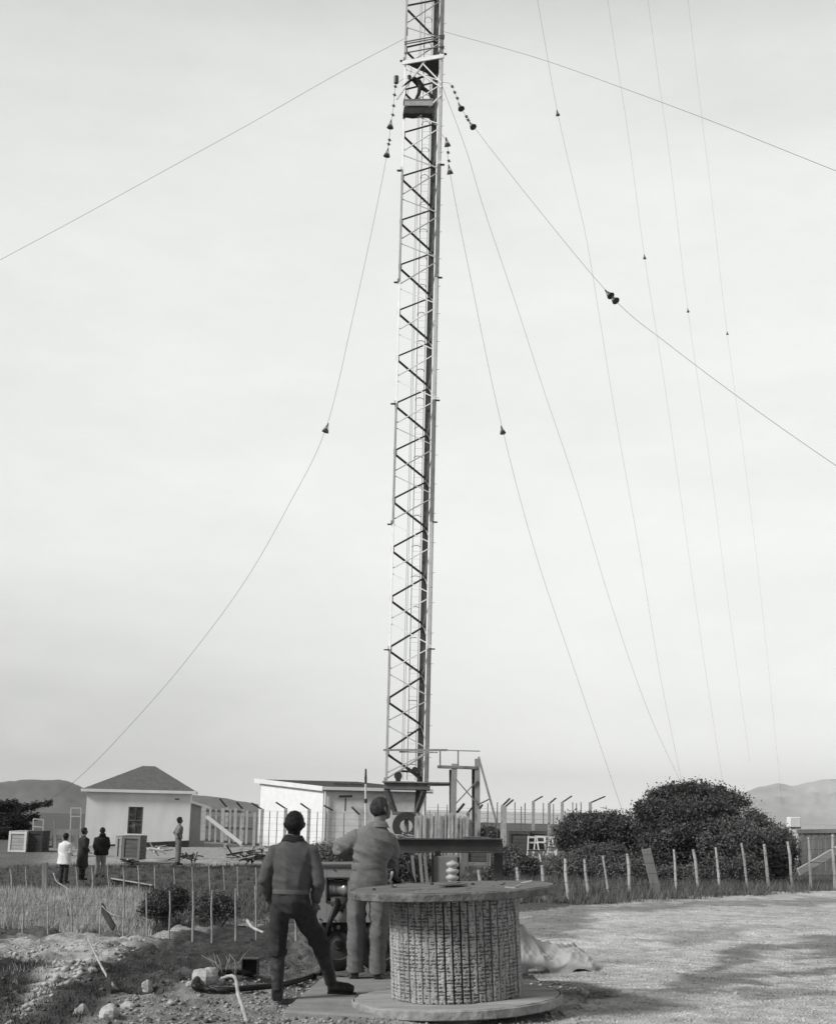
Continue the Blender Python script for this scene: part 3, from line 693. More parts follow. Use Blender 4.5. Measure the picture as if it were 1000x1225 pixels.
b.tube([X(-.0, 0, 1.085), X(.0, 0, 1.12), X(.015, 0, 1.22), X(.04, -.005, 1.32), X(.06, -.01, 1.40), X(.068, -.005, 1.455), X(.08, 0, 1.50), X(.088, 0, 1.53)],
       [(.170, .13), (.180, .14), (.196, .145), (.215, .145), (.205, .135), (.165, .11), (.10, .085), (.072, .07)], 28)
b.ball(X(-.105, 0, 1.40), (.075, .08, .070), 12, 8); b.ball(X(.205, 0, 1.375), (.070, .078, .068), 12, 8)
b.tube([X(-.03, 0, 1.40), X(-.12, 0, 1.385), X(-.22, .03, 1.33), X(-.31, .06, 1.28)], [.086, .092, .090, .080], 16)
b.tube([X(-.325, .055, 1.28), X(-.25, .16, 1.24), X(-.17, .29, 1.20)], [.082, .076, .055], 14)
b.tube([X(.13, 0, 1.385), X(.205, 0, 1.375), X(.235, .05, 1.27), X(.235, .12, 1.17)], [.075, .076, .07, .064], 14)
b.tube([X(.235, .12, 1.17), X(.20, .25, 1.13), X(.165, .34, 1.12)], [.066, .060, .05], 14)
hull(b, .008, 10, .034, .19, 'overall_jacket', M_over, P2)
b = MB(); n = 24; vs = []
for r1, z in ((.074, 1.515), (.072, 1.556), (.080, 1.560), (.100, 1.522), (.112, 1.50)):
    for k in range(n):
        a = -math.pi / 2 + (k / (n - 1) - .5) * 5.0; vs.append(X(.088 + r1 * math.cos(a), r1 * math.sin(a) * .92, z - .02 * (1 - abs(math.sin(a)))))
b.add(vs, [(i * n + k, i * n + k + 1, (i + 1) * n + k + 1, (i + 1) * n + k) for i in range(4) for k in range(n - 1)]); b.build('collar', M_over, P2, True)
b = MB(); b.tube([X(0, 0, 1.055), X(0, 0, 1.075), X(0, 0, 1.12), X(0, 0, 1.135)], [(.172, .134), (.181, .142), (.183, .144), (.176, .138)], 40, cap=False); b.build('waistband', mat('band_cotton', .17, .95, .2, 10, .3, 90), P2, True)
b = MB()
b.tube([X(0, 0, 1.10), X(0, -.0, 1.03), X(0, -.01, .95), X(0, -.005, .87), X(-.0, 0, .80)], [(.165, .13), (.180, .14), (.192, .152), (.195, .14), (.13, .1)], 26)
b.tube([X(-.10, 0, .90), X(-.115, .0, .70), X(-.118, .0, .45), X(-.115, .0, .20), X(-.112, .0, .055)], [(.10, .125), (.100, .12), (.094, .11), (.088, .105), (.094, .11)], 20)
b.tube([X(.10, 0, .90), X(.108, .0, .70), X(.112, .0, .45), X(.112, .0, .20), X(.112, .0, .045)], [(.10, .125), (.100, .12), (.096, .11), (.090, .105), (.096, .11)], 20)
hull(b, .008, 5, .036, .20, 'overall_trousers', M_over2, P2)
for sx in (-.115, .115):
    b = MB(); b.tube([X(sx, -.09, .035), X(sx, 0, .05), X(sx * 1.1, .10, .045), X(sx * 1.2, .17, .03)], [(.036, .035), (.044, .045), (.048, .036), (.03, .024)], 14)
    b.box(X(sx * 1.08, .04, 0.005), (.085, .27, .03)); hull(b, .009, 2, name='shoe', m=M_black, parent=P2)

# --- distant people
def far_person(label, px, py, Y, parts, H=1.72, yaw=0, sx=1.0, head=M_hair, armspec=None, legm=None, coat=None, coatlen=.9, face=True, group=None, voxel=.022, hood=None):
    base = gx(px, Y, py); base.z = at(px, py, Y).z if abs(at(px, py, Y).z - base.z) < .25 else base.z
    root = thing('person', label, 'person', base, group); root.rotation_euler = (0, 0, yaw)
    k = H / 1.75
    q = MB(); m_h = head_lofts(q, Vector((0, .01, 1.63 * k)), 0, 0, 1.05)
    q.tube([(0, 0, 1.40 * k), (0, 0, 1.58 * k)], [.06, .055], 10); q.tube([(0, 0, .85 * k), (0, 0, 1.15 * k), (0, 0, 1.42 * k)], [(.13, .1), (.13, .09), (.14, .08)], 12)
    arms = armspec or (((-.18, 0, 1.38), (-.24, -.02, 1.10), (-.20, .16, .95)), ((.18, 0, 1.38), (.24, -.02, 1.10), (.20, .16, .95)))
    for a in arms:
        p = [Vector(v) * k for v in a]; q.tube(p, [.045, .038, .03], 8); hand(q, p[-1], p[-1] - p[-2], (0, .3, .5), 1, .5)
    lg = (((-.09, 0, .85), (-.10, .02, .47), (-.11, 0, .08)), ((.09, 0, .85), (.11, .02, .47), (.12, .0, .08)))
    for a in lg: q.tube([Vector(v) * k for v in a], [.08, .052, .04], 10)
    def B(mb, nm, m_, vx=voxel, s_=3, dsp=0):
        o = hull(mb, vx, s_, dsp, .2, nm, m_, None); o.parent = root; return o
    B(q, 'body', M_skin, .014, 2)
    o = hairmesh(m_h, .014, -.045, .03, px).build('hair', head, None, True); o.parent = root
    q = MB()      # coat or shirt
    z0 = 1.0 - coatlen if coatlen > .3 else .92
    zs_ = [coatlen, (coatlen + 1.05) / 2, 1.10, 1.28, 1.38, 1.44, 1.49]
    wd = [.19 * sx + .03 * (coatlen < .7), .19 * sx, .175 * sx, .20 * sx, .19 * sx, .13, .07]
    q.tube([(0, 0, z * k) for z in zs_], [(a, a * .72) for a in wd], 20)
    for a in arms: q.tube([Vector((a[0][0] * .6, 0, 1.37)) * k] + [Vector(v) * k for v in a[:2]] + [(Vector(a[1]) * .12 + Vector(a[2]) * .88) * k], [.07 * sx, .072 * sx, .062 * sx, .05 * sx], 12)
    B(q, *coat, dsp=.02)
    q = MB(); q.tube([(0, 0, .98 * k), (0, -.01, .87 * k), (0, 0, .80 * k)], [(.15, .11), (.17, .13), (.12, .1)], 16)
    for a in lg: q.tube([Vector(a[0]) * k, Vector(a[1]) * k, Vector(a[2]) * k + Vector((0, 0, .0))], [(.10, .11), (.078, .085), (.072, .08)], 14)
    B(q, 'trousers', legm, dsp=.02)
    for a in lg:
        q = MB(); f_ = Vector(a[2]) * k; q.tube([(f_.x, -.07, .04), (f_.x, .03, .05), (f_.x, .19, .03)], [(.04, .04), (.047, .04), (.032, .025)], 10); q.box((f_.x, .05, .012), (.085, .27, .024)); B(q, 'shoe', M_black, .016, 1)
    if hood:
        q = MB(); q.tube([(0, -.10, 1.40), (0, -.12, 1.47), (0, -.09, 1.53)], [(.13, .04), (.12, .06), (.08, .03)], 14); B(q, 'hood', hood, .018)
    return root
M_ctw = mat('pale_coat_cloth', .72, .9, .1, 8); M_ctd = mat('dark_coat_cloth', .035, .9, .3, 8); M_ctb = mat('black_jacket_cloth', .014, .9, .3, 8)
M_ltr = mat('pale_trouser_cloth', .28, .9, .2, 8); M_shd = mat('faded_shirt_cloth', .20, .9, .2, 8); M_skirt = mat('mid_trouser_cloth', .15, .9, .2, 8)
far_person('person in a pale raincoat, leftmost of the three people behind the dry grass', 75, 1057, 49.2, None, 1.66, R(-25), 1.3, coat=('raincoat', M_ctw), coatlen=.66, legm=M_ctd, armspec=(((-.18, 0, 1.38), (-.23, .0, 1.10), (-.10, .22, 1.05)), ((.18, 0, 1.38), (.23, .0, 1.10), (.12, .24, 1.0))))
far_person('person in a long dark overcoat, middle one of three behind the dry grass', 97, 1053, 49.8, None, 1.76, R(-60), 1.35, coat=('overcoat', M_ctd), coatlen=.42, legm=M_ctb)
far_person('person in a black hooded jacket and paler trousers, behind the dry grass', 119, 1050, 50.4, None, 1.70, R(18), 1.35, coat=('jacket', M_ctb), coatlen=.78, legm=M_ltr, hood=M_ctb)
far_person('man in shirtsleeves alone in front of the white hut, hands on hips', 212, 1035, 54.2, None, 1.76, R(-70), 1.05, coat=('shirt', M_shd), coatlen=.95, legm=M_skirt, armspec=(((-.18, 0, 1.38), (-.33, -.12, 1.16), (-.19, -.02, 1.02)), ((.18, 0, 1.38), (.33, -.12, 1.16), (.19, -.02, 1.02))))

# --- rigger on the mast under the stage, leaning over his plank seat
rb = thing('person', 'rigger in dark clothes climbing inside the mast just under the work stage', 'person', (Lp[0] + .75, 63.75, 36.2))
T = lambda x, y, z: Vector((Lp[0] + .82 + x * 1.12, 63.75 + y, 36.2 + z * 1.12))
q = MB(); mh = head_lofts(q, T(-.50, .0, 1.28), R(80), R(-20)); q.tube([T(-.32, 0, 1.22), T(-.45, 0, 1.26)], [.06, .055], 10)
q.tube([T(.05, 0, .80), T(-.10, 0, 1.05), T(-.34, 0, 1.24)], [(.13, .11), (.14, .11), (.13, .1)], 14)
q.tube([T(-.28, -.15, 1.22), T(-.50, -.22, .98), T(-.72, -.15, .80)], [.045, .04, .03], 8); hand(q, T(-.72, -.15, .80), (-1, .1, -.4), (0, 0, -1), 1, .7)
q.tube([T(-.25, .15, 1.28), T(.05, .22, 1.42), T(.30, .25, 1.52)], [.045, .04, .03], 8); hand(q, T(.30, .25, 1.52), (1, .1, .3), (0, 0, -1), 1, .7)
q.tube([T(0, -.08, .78), T(-.05, -.10, .45), T(-.22, -.12, .06)], [.09, .06, .045], 10); q.tube([T(.08, .1, .80), T(.42, .08, .60), T(.62, .1, .18)], [.09, .06, .045], 10)
hull(q, .016, 2, name='body', m=M_skin, parent=rb); hairmesh(mh, .014, -.04, .03, 9).build('hair', M_hair, rb, True)
q = MB(); q.tube([T(.08, 0, .78), T(-.10, 0, 1.05), T(-.36, 0, 1.26)], [(.16, .14), (.19, .15), (.13, .12)], 16)
q.tube([T(-.25, -.12, 1.2), T(-.50, -.22, .98), T(-.70, -.15, .82)], [.07, .06, .05], 10); q.tube([T(-.22, .12, 1.25), T(.05, .22, 1.42), T(.28, .25, 1.51)], [.07, .06, .05], 10); hull(q, .018, 3, name='jacket', m=M_ctb, parent=rb)
q = MB(); q.tube([T(0, -.06, .85), T(-.05, -.10, .45), T(-.20, -.12, .10)], [(.12, .13), (.09, .1), (.075, .08)], 12); q.tube([T(.05, .08, .85), T(.42, .08, .60), T(.60, .1, .22)], [(.12, .12), (.09, .1), (.07, .075)], 12); hull(q, .018, 3, name='trousers', m=M_ctd, parent=rb)
for p in (T(-.24, -.12, .04), T(.64, .1, .14)):
    q = MB(); q.tube([p + Vector((.06, 0, 0)), p, p - Vector((.16, 0, .02))], [.045, .05, .035], 10); hull(q, .016, 1, name='shoe', m=M_black, parent=rb)
# the plank seat and tool bags
ps = thing('work_cradle', 'timber cradle with canvas side slung inside the mast under the rigger', 'platform', T(.1, -.2, -.3))
q = MB()
for i in range(4): q.bar(T(-.72, -.35 + i * .2, -.02), T(.62, -.38 + i * .2, .02), .18, .05)
q.build('plank', M_wood, ps)
q = MB(); q.poly([T(-.68, -.42, -.30), T(.58, -.44, -.28), T(.58, -.44, .0), T(-.68, -.42, -.02)], (0, .03, 0)); q.build('side_board', mat('cradle_board', .42, .8, .2, 6), ps)
q = MB(); q.poly([T(-.74, -.36, -.72), T(-.6, -.36, -.64), T(-.3, -.36, -.68), T(.1, -.36, -.62), T(.6, -.38, -.66), T(.64, -.38, -.32), T(-.70, -.36, -.32)], (0, .5, 0)); q.build('canvas_bag', M_mdark, ps, bevel=.02)
q = MB()
for x_ in (-.6, .5): q.bar(T(x_, -.1, 0), T(x_ * .6, .1, 2.3), .02)
q.build('sling', M_gsteel, ps)

# ------------------------------------------------------------------ cable reel in the foreground
RC = Vector((at(547, 1197, 12.7).x, 12.7, .034)); RAD, DR, RH = .89, .572, .93
reel = thing('cable_reel', 'large wooden cable reel standing on its flange, drum of weathered lagging boards', 'cable reel', RC)
def flange(z0, z1, seed, tilt=0):
    root = None; nb_ = 9; wv = 2 * RAD / nb_; parts = []
    q = MB(); e = MB()
    for i in range(nb_):
        a0 = -RAD + i * wv + .002; a1 = a0 + wv - .004; n = 16; pts = []
        def rr(x, s_):
            k_ = math.sqrt(max(RAD ** 2 - x * x, 0)); ang = math.atan2(s_ * k_, x); return s_ * (k_ + .018 * mnoise.noise(Vector((x * 9, s_ * 3 + seed, 0))) + .008 * mnoise.noise(Vector((x * 40, s_ * 3, seed))))
        xs_ = [a0 + (a1 - a0) * t / (n - 1) for t in range(n)]
        ca, sa = math.cos(R(-14)), math.sin(R(-14))
        loop = [(x, rr(x, 1)) for x in xs_] + [(x, rr(x, -1)) for x in reversed(xs_)]
        dz = .002 * math.sin(i * 2.7 + seed)
        q.poly([RC + Vector((v * ca - x * sa, v * sa + x * ca, z0 + dz)) for x, v in loop], (0, 0, z1 - z0))
    return q
q = flange(0, .085, 3); q.build('lower_flange', mat('lower_reel_board', .34, .85, .3, 5, .6, 22, (.35, 2.5, 1), spots=.3, spotg=.17, spotscale=4), reel, bevel=.003)
q = flange(RH, RH + .072, 8); q.build('upper_flange', M_disc, reel, bevel=.003)
for z0_, z1_, m__ in ((RH + .001, RH + .070, M_dedge), (.002, .082, mat('lower_edge_board', .30, .9, .35, 8, .7, 25, spots=.3, spotg=.12, spotscale=9))):  # rim strips darker than the flanges: weathered ends plus edge shade put in
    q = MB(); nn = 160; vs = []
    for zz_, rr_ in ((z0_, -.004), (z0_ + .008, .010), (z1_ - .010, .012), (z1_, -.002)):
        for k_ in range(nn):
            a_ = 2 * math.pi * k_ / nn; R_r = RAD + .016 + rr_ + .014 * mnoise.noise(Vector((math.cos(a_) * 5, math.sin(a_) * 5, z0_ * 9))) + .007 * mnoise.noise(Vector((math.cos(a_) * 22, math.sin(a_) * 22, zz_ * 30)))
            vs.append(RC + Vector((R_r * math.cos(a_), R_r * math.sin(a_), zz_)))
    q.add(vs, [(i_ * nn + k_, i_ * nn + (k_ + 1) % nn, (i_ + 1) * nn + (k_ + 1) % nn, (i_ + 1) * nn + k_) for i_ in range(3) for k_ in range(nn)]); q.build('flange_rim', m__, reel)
M_lag = mat('lagging_board', .40, .9, .3, 9, .6, 24, (3, 3, 6), spots=.24, spotg=.14, spotscale=5, attr='cover')
M_lagd = mat('dark_lagging_board', .26, .9, .5, 6, .9, 14, (3, 3, 11), spots=.45, spotg=.06, spotscale=4)
ns = 52
for i in range(ns):
    a = 2 * math.pi * i / ns; wv = 2 * math.pi * DR / ns * rnd.uniform(.76, .88); rad = DR + rnd.uniform(-.006, .008)
    d = Vector((math.cos(a), math.sin(a), 0)); s_ = Vector((-math.sin(a), math.cos(a), 0)); q = MB()
    nz = 170; th = .025; vs = []; cov = []; nc = 8; tl = [-.5 + k_ / (nc - 1) for k_ in range(nc)]; tone = rnd.uniform(.8, 1.12)
    for j in range(nz + 1):
        z = .088 + (RH - .092) * j / nz; row = int(z / .031); ph = abs(z / .031 - row - .5) * 2
        for t in tl:
            hit = mnoise.noise(Vector((i * 7.3 + t * 2.6, row * 3.7, 4))) + .35 * mnoise.noise(Vector((i * .5, z * 4, 8)))
            dash = 1.0 if (ph > .38 and hit > .03) else 0.0
            r_ = rad - .002 * (abs(t) * 2) ** 3 + .003 * mnoise.noise(Vector((i * 3.1 + t * 2, z * 34, 1))) - .008 * dash
            vs.append(RC + d * r_ + s_ * (t * wv) + Vector((0, 0, z))); cov.append(tone * (1 - .66 * dash))  # dashes darkened in colour: groove shade together with rust stain
    m0 = len(vs); vs += [RC + d * (rad - th) + s_ * (t * wv) + Vector((0, 0, z)) for z in (.088, RH - .004) for t in (-.5, .5)]; cov += [1] * 4
    fs = [(j * nc + t, j * nc + t + 1, (j + 1) * nc + t + 1, (j + 1) * nc + t) for j in range(nz) for t in range(nc - 1)]
    fs += [tuple([m0] + [j * nc for j in range(nz + 1)] + [m0 + 2])] + [tuple([m0 + 1, m0 + 3] + [j * nc + nc - 1 for j in reversed(range(nz + 1))])]
    q.add(vs, fs); ob = q.build('lagging_board', M_lag, reel, True); ob.data.attributes.new('cover', 'FLOAT', 'POINT').data.foreach_set('value', np.array(cov, np.float32))
q = MB(); q.tube([RC + Vector((0, 0, .087)), RC + Vector((0, 0, RH - .003))], DR - .035, 40); q.build('drum_core', M_black, reel)
q = MB()
for i in range(4):
    pass
for px, py in ((455, 1062.5), (478, 1060), (540, 1064), (556, 1061), (573, 1063), (600, 1060), (524, 1059.5)):
    d = np.array(ray(px, py)); t = (RH + .09 - EYE) / d[2]; p = Vector(CO + d * t)
    if (p - RC).xy.length < RAD * .93:
        q = MB(); q.tube([p - Vector((0, 0, .01)), p + Vector((0, 0, .012)), p + Vector((0, 0, .0125)), p + Vector((0, 0, .035))], [.032, .032, .016, .016], 8); q.build('tie_bolt', M_steel, reel)
q = MB(); q.tube([RC + Vector((.0, 0, RH + .086)), RC + Vector((0, 0, RH + .094))], .13, 24); q.tube([RC + Vector((.0, 0, RH + .094)), RC + Vector((0, 0, RH + .098))], .05, 16); q.build('hub_plate', M_steel, reel)
for k_ in range(9):
    a_ = rnd.uniform(2.6, 6.6); r0 = rnd.uniform(.3, .85) * RAD; p = RC + Vector((r0 * math.cos(a_), r0 * math.sin(a_), RH + .080)); d = Vector((rnd.uniform(-1, 1), rnd.uniform(-1, 1), .1)).normalized() * rnd.uniform(.02, .07)
    q = MB(); q.bar(p - d, p + d, .014, .010); q.build('splinter', M_dedge if k_ % 2 else M_stick, reel)
if True: reel.rotation_euler = (0, -R(3.2), 0)

# ------------------------------------------------------------------ winch
WY = 15.3
def W(px, py, dy=0): return at(px, py, WY + dy)
wi = thing('winch', 'engine winch with pale sheet-metal cabinet and dark steel cross beam behind the reel', 'winch', (W(430, 1160).x, WY, 0))
M_cab = mat('cabinet_paint', .28, .55, .15, 3, .1, 20, spots=.25, spotg=.2, spotscale=5)
def px_rect(mb, x0, y0, x1, y1, dy=0, th=.05):
    a, b_, c, d = W(x0, y1, dy), W(x1, y1, dy), W(x1, y0, dy), W(x0, y0, dy)
    mb.poly([a, b_, c, d], (0, th, 0))
# cabinet side with a square opening: four boards of sheet round it
q = MB()
for x0, y0, x1, y1 in ((379, 1038, 391, 1104), (391.2, 1038, 452, 1051), (391.2, 1079, 452, 1104), (416, 1051.2, 452, 1078.8)): px_rect(q, x0, y0, x1, y1, 0, .03)
q.v = [tuple(v) for v in q.v]; cab = q.build('cabinet_panel', M_cab, wi)
q = MB(); px_rect(q, 377, 1034.5, 454, 1037.6, -.02, .75); q.build('cabinet_top', mat('cabinet_edge', .08, .5), wi)
q = MB(); px_rect(q, 380, 1040, 452, 1103, .74, .03); px_rect(q, 378.5, 1040, 381, 1103, .035, .70); px_rect(q, 391, 1051, 416, 1079, .45, .02); q.build('cabinet_back', M_steel, wi)
q = MB()
for x0, y0, x1, y1 in ((390, 1050, 417, 1051.6), (390, 1078.4, 417, 1080), (389.6, 1050, 391.2, 1080)): px_rect(q, x0, y0, x1, y1, -.015, .05)
q.build('opening_frame', M_steel, wi)
q = MB()
for px, py in ((383, 1041), (383, 1100), (400, 1041), (416, 1100), (400, 1101), (383, 1070)):
    p = W(px, py); q.tube([p, p - Vector((0, .012, 0))], .010, 8)
q.build('rivet', M_steel, wi)
dc = W(404.5, 1064, .14)
q = MB(); q.lathe(dc, [(0, -.12), (.085, -.12), (.10, -.10), (.10, -.05), (.088, -.04), (.088, .05), (.10, .06), (.10, .12), (.0, .12)], 32, 'X'); q.build('drum', mat('polished_drum', .45, .28, .3, 8, metal=.7), wi, True)
q = MB(); q.tube([W(404, 1076, -.02), W(401, 1086, -.06), W(397, 1097, -.12), W(394, 1106, -.12), W(393, 1118, -.05)], .028, 10); q.tube([W(412, 1084, -.02), W(404, 1089, -.05), W(398, 1098, -.05)], .022, 8); q.build('hose', M_black, wi, True)
q = MB(); q.tube([W(396, 1079, .02), W(412, 1079, .02), W(408, 1088, .02), W(398, 1087, .02)], [.05, .06, .05, .02], 10); q.build('elbow_pipe', M_steel, wi, True)
# wheels and chassis
for px, dy in ((404, .12), (456, .12), (404, 1.25), (456, 1.25)):
    c = Vector((W(px, 1140).x, WY + dy, .27)); q = MB()
    q.lathe(c, [(.16, -.07), (.25, -.075), (.275, -.05), (.275, .05), (.25, .075), (.16, .07), (.16, -.07)], 32, 'Y'); wh = q.build('tyre', M_black, wi, True)
    q = MB(); q.lathe(c, [(0, -.055), (.05, -.06), (.06, -.04), (.15, -.03), (.165, -.05), (.165, .05), (.0, .05)], 24, 'Y'); q.build('rim', M_steel, wi)
q = MB(); y0 = WY + .05; xl, xr = W(385, 1100).x, W(600, 1100).x
for dy in (.12, .95): q.bar((xl, y0 + dy, .50), (xr, y0 + dy, .50), .10, .10)
for x_ in (W(404, 1140).x, W(456, 1140).x): q.bar((x_, y0 - .02, .28), (x_, y0 + 1.25, .28), .05); q.bar((x_, y0 + .12, .28), (x_, y0 + .12, .48), .04); q.bar((x_ + .08, y0 + .06, .30), (x_ + .02, y0 + .06, .5), .03)
q.bar((W(430, 1150).x, y0 + .35, .3), (W(485, 1150).x, y0 + .35, .3), .5, .34)
q.build('chassis', M_black, wi)
q = MB()
for x0, y0_, x1 in ((394, 1112, 400), (403, 1110, 409)): p = W(x0 + 2, y0_, -.03); q.tube([p, p + Vector((0, .2, 0))], .022, 10)
q.build('pipe_stub', M_steel, wi)
# cross beam (an I section), its column and the upright box with coils
bp0, bp1 = W(470, 1003, .6), W(601, 1003.5, .6)
q = MB(); h_ = .15
q.bar(bp0 + Vector((0, 0, -.008)), bp1 + Vector((0, 0, -.008)), .12, .014); q.bar(bp0 + Vector((0, 0, -h_)), bp1 + Vector((0, 0, -h_)), .12, .014); q.bar(bp0 + Vector((0, 0, -h_ / 2 - .004)), bp1 + Vector((0, 0, -h_ / 2 - .004)), .014, h_ - .026)
q.build('cross_beam', mat('beam_paint', .06, .5, .3, 5), wi)
cx_ = W(596, 1010, .75).x
q = MB(); q.bar((cx_, WY + .75, .45), (cx_, WY + .75, bp0.z - .03), .10, .10); q.build('column', mat('beam_paint', .06), wi)
cl = W(474, 1010, .75).x
q = MB(); q.bar((cl, WY + .75, .45), (cl, WY + .75, bp0.z - .17), .06, .06); q.build('column', M_steel, wi)
q = MB(); px_rect(q, 517, 1024, 549, 1062, .3, .25); q.build('control_box', mat('box_paint', .22, .6, .2, 6), wi, bevel=.01)
q = MB(); px_rect(q, 516, 1021, 519, 1060, .27, .03); px_rect(q, 547, 1026, 550, 1062, .27, .03); px_rect(q, 520, 1019, 527, 1024, .3, .1); q.build('box_bracket', M_black, wi)
ic = W(541, 1050, .22); prof = []
for j in range(4):
    z = j * .07; prof += [(.045, z - .005), (.062, z + .006), (.072, z + .026), (.066, z + .042), (.045, z + .052)]
q = MB(); q.lathe(ic - Vector((0, 0, .10)), [(0, -.03)] + prof + [(0, .28)], 24); q.build('ribbed_insulator', mat('glazed_white', .45, .25, .1, 6), wi, True)
# brackets and cables beside the man
q = MB()
for pts in ([(456, 1040), (462, 1046), (458, 1053), (466, 1058)], [(452, 1054), (468, 1050), (474, 1056), (485, 1059)], [(468, 1034), (473, 1044), (470, 1052), (476, 1060)], [(486, 1030), (492, 1045), (497, 1060)], [(455, 1046), (480, 1058), (500, 1060), (517, 1058)]):
    q.tube([W(*p, .2) for p in pts], .012, 6)
q.build('cable', M_black, wi, True)
q = MB()
for px, py in ((459, 1041), (468, 1046), (463, 1036), (466, 1052)): q.tube([W(px, py + 3, .15), W(px + 1.5, py - 3, .15)], .014, 8)
q.build('terminal', mat('bright_terminal', .7, .3, .1, 6), wi)
q = MB()
q.tube([W(425, 1070, .3), W(425, 1040, .1), W(424, 1026, .02)], .014, 8); q.ball(W(424, 1024, .02), .028); q.build('lever', M_black, wi)

# ------------------------------------------------------------------ slab, tarpaulin, hose, stones, roots
def zplane(px, py, z=0.0):
    d = ray(px, py); t = (z - EYE) / d[2]; return Vector(CO + d * t)
sb = [zplane(*p, .03) for p in ((338, 1209), (352, 1196), (384, 1170), (480, 1168), (600, 1171), (628, 1180), (640, 1203), (560, 1222), (430, 1214))]
q = MB(); q.poly([v - Vector((0, 0, .22)) for v in sb], (0, 0, .22)); o = q.build('concrete_slab', M_conc, bevel=.02); tag(o, 'worn concrete slab under the two men and the reel', 'slab')
# canvas tarpaulin heaped on the gravel
tc_ = zplane(650, 1162, 0); nx, ny = 130, 90; V = []
for j in range(ny):
    for i in range(nx):
        u, v_ = i / (nx - 1), j / (ny - 1); x = -.42 + u * .98; y = -.05 + v_ * .80
        rim = .10 * mnoise.noise(Vector((u * 4, v_ * 4, 9)))
        env = min(1, max(0, min(u + .2, 1 - u + rim, v_ + rim * .6, 1 - v_ + rim) * 9))
        ridge = math.exp(-(((v_ - .45 - .25 * u) / .30) ** 2)); h = ridge * max(0, .42 - .55 * u) + .13 * math.exp(-(((u - .78) / .17) ** 2 + ((v_ - .35) / .35) ** 2)) + .07
        f_ = 0
        for fr_, am, ph, ang in ((2.2, .13, 1, .5), (3.4, .10, 4, -.7), (6.0, .045, 9, 1.0), (11, .018, 2, -.2)):
            xa = x * math.cos(ang) + y * math.sin(ang); ya = -x * math.sin(ang) + y * math.cos(ang)
            f_ += am * (.40 - min(.4, abs(mnoise.noise(Vector((xa * fr_ * 1.6, ya * fr_ * .5, ph)))) * 1.5))
        z = (h * .92 + f_ * (.7 + ridge * .7)) * env ** .28 - .03 * (1 - env)
        und = .05 * math.sin(min(1, env * 1.3) * 3.14)
        V.append(tc_ + Vector((x + .06 * mnoise.noise(Vector((y * 4, 1, 0))), y - und + .07 * mnoise.noise(Vector((x * 4, 7, 0))), z)))
ii = np.arange(nx * ny).reshape(ny, nx); Fq = np.stack([ii[:-1, :-1], ii[:-1, 1:], ii[1:, 1:], ii[1:, :-1]], -1).reshape(-1, 4)
V = np.array([tuple(v) for v in V]); o = npmesh('tarpaulin', V - np.array(tc_), Fq, mat('canvas', .46, .9, .12, 4, .3, 60), True); o.location = tc_
tag(o, 'crumpled pale canvas tarpaulin heaped on the gravel right of the reel', 'tarpaulin')
def pathtube(name, pts, r, m_, label, cat, group=None, lift=.03, w3=None):
    P3 = []
    for p in pts:
        if len(p) == 2: g_ = gp(*p); g_.z += lift
        else: g_ = at(p[0], p[1], p[2])
        P3.append(g_)
    cur = catmull(P3, 6); n = len(cur); rs = [r * (1 - .35 * i / n) * (1 + .15 * math.sin(i * 1.7)) for i in range(n)] if m_ is M_stick else r
    q = MB(); q.tube(cur, rs, 8); o = q.build(name, m_, None, True, loc=P3[0]); return tag(o, label, cat, group)
pathtube('hose', [(300, 1170), (262, 1170), (238, 1178), (232, 1186), (245, 1191), (270, 1192), (300, 1189), (330, 1187), (352, 1181), (372, 1174), (385, 1168)], .028, M_black, 'thick black hose looping over the ground left of the man in boots', 'hose', lift=.04)
yb = gp(142, 1185).y
pathtube('stick', [(142, 1186, yb), (133, 1176, yb), (123, 1160, yb + .3), (114, 1142, yb + .6), (105, 1123, yb + .9)], .013, M_stick, 'long thin bent stick leaning up to the left on the bank', 'stick')
yb = gp(292, 1224).y
pathtube('stick', [(296, 1226, yb), (290, 1205, yb + .1), (285, 1190, yb + .2), (282, 1172, yb + .3), (276, 1168, yb + .35), (265, 1171, yb + .4)], .019, M_stick, 'thick pale root bent over at its top, at the bottom edge of the photo', 'root')
yb = gp(334, 1150).y
pathtube('stick', [(296, 1102, yb + 4), (302, 1110, yb + 3.5), (315, 1116, yb + 3)], .030, M_stick, 'pale curved root lying just left of the man in boots', 'root')
# twiggy root clump
q = MB(); c0 = gp(272, 1172)
for i in range(11):
    a = rnd.uniform(-1.0, .8); l_ = rnd.uniform(.15, .38); p = c0 + Vector((rnd.uniform(-.1, .1), rnd.uniform(-.1, .1), .0))
    q.tube([p, p + Vector((math.sin(a) * l_ * .5, .05, l_ * .5)), p + Vector((math.sin(a) * l_ + rnd.uniform(-.05, .05), .1, l_ * .7))], [.007, .005, .002], 5)
tag(q.build('dead_twigs', mat('dead_twig', .26, .9, .3, 12), None, True), 'clump of bare dead twigs sticking up beside the pale stones', 'twigs')
q = MB(); c0 = gp(131, 1190); q.bar(c0 - Vector((0, 0, .1)), c0 + Vector((-.02, .02, .17)), .035, .04); tag(q.build('stake', M_bark), 'short dark stake driven into the bank under the bent stick', 'stake')
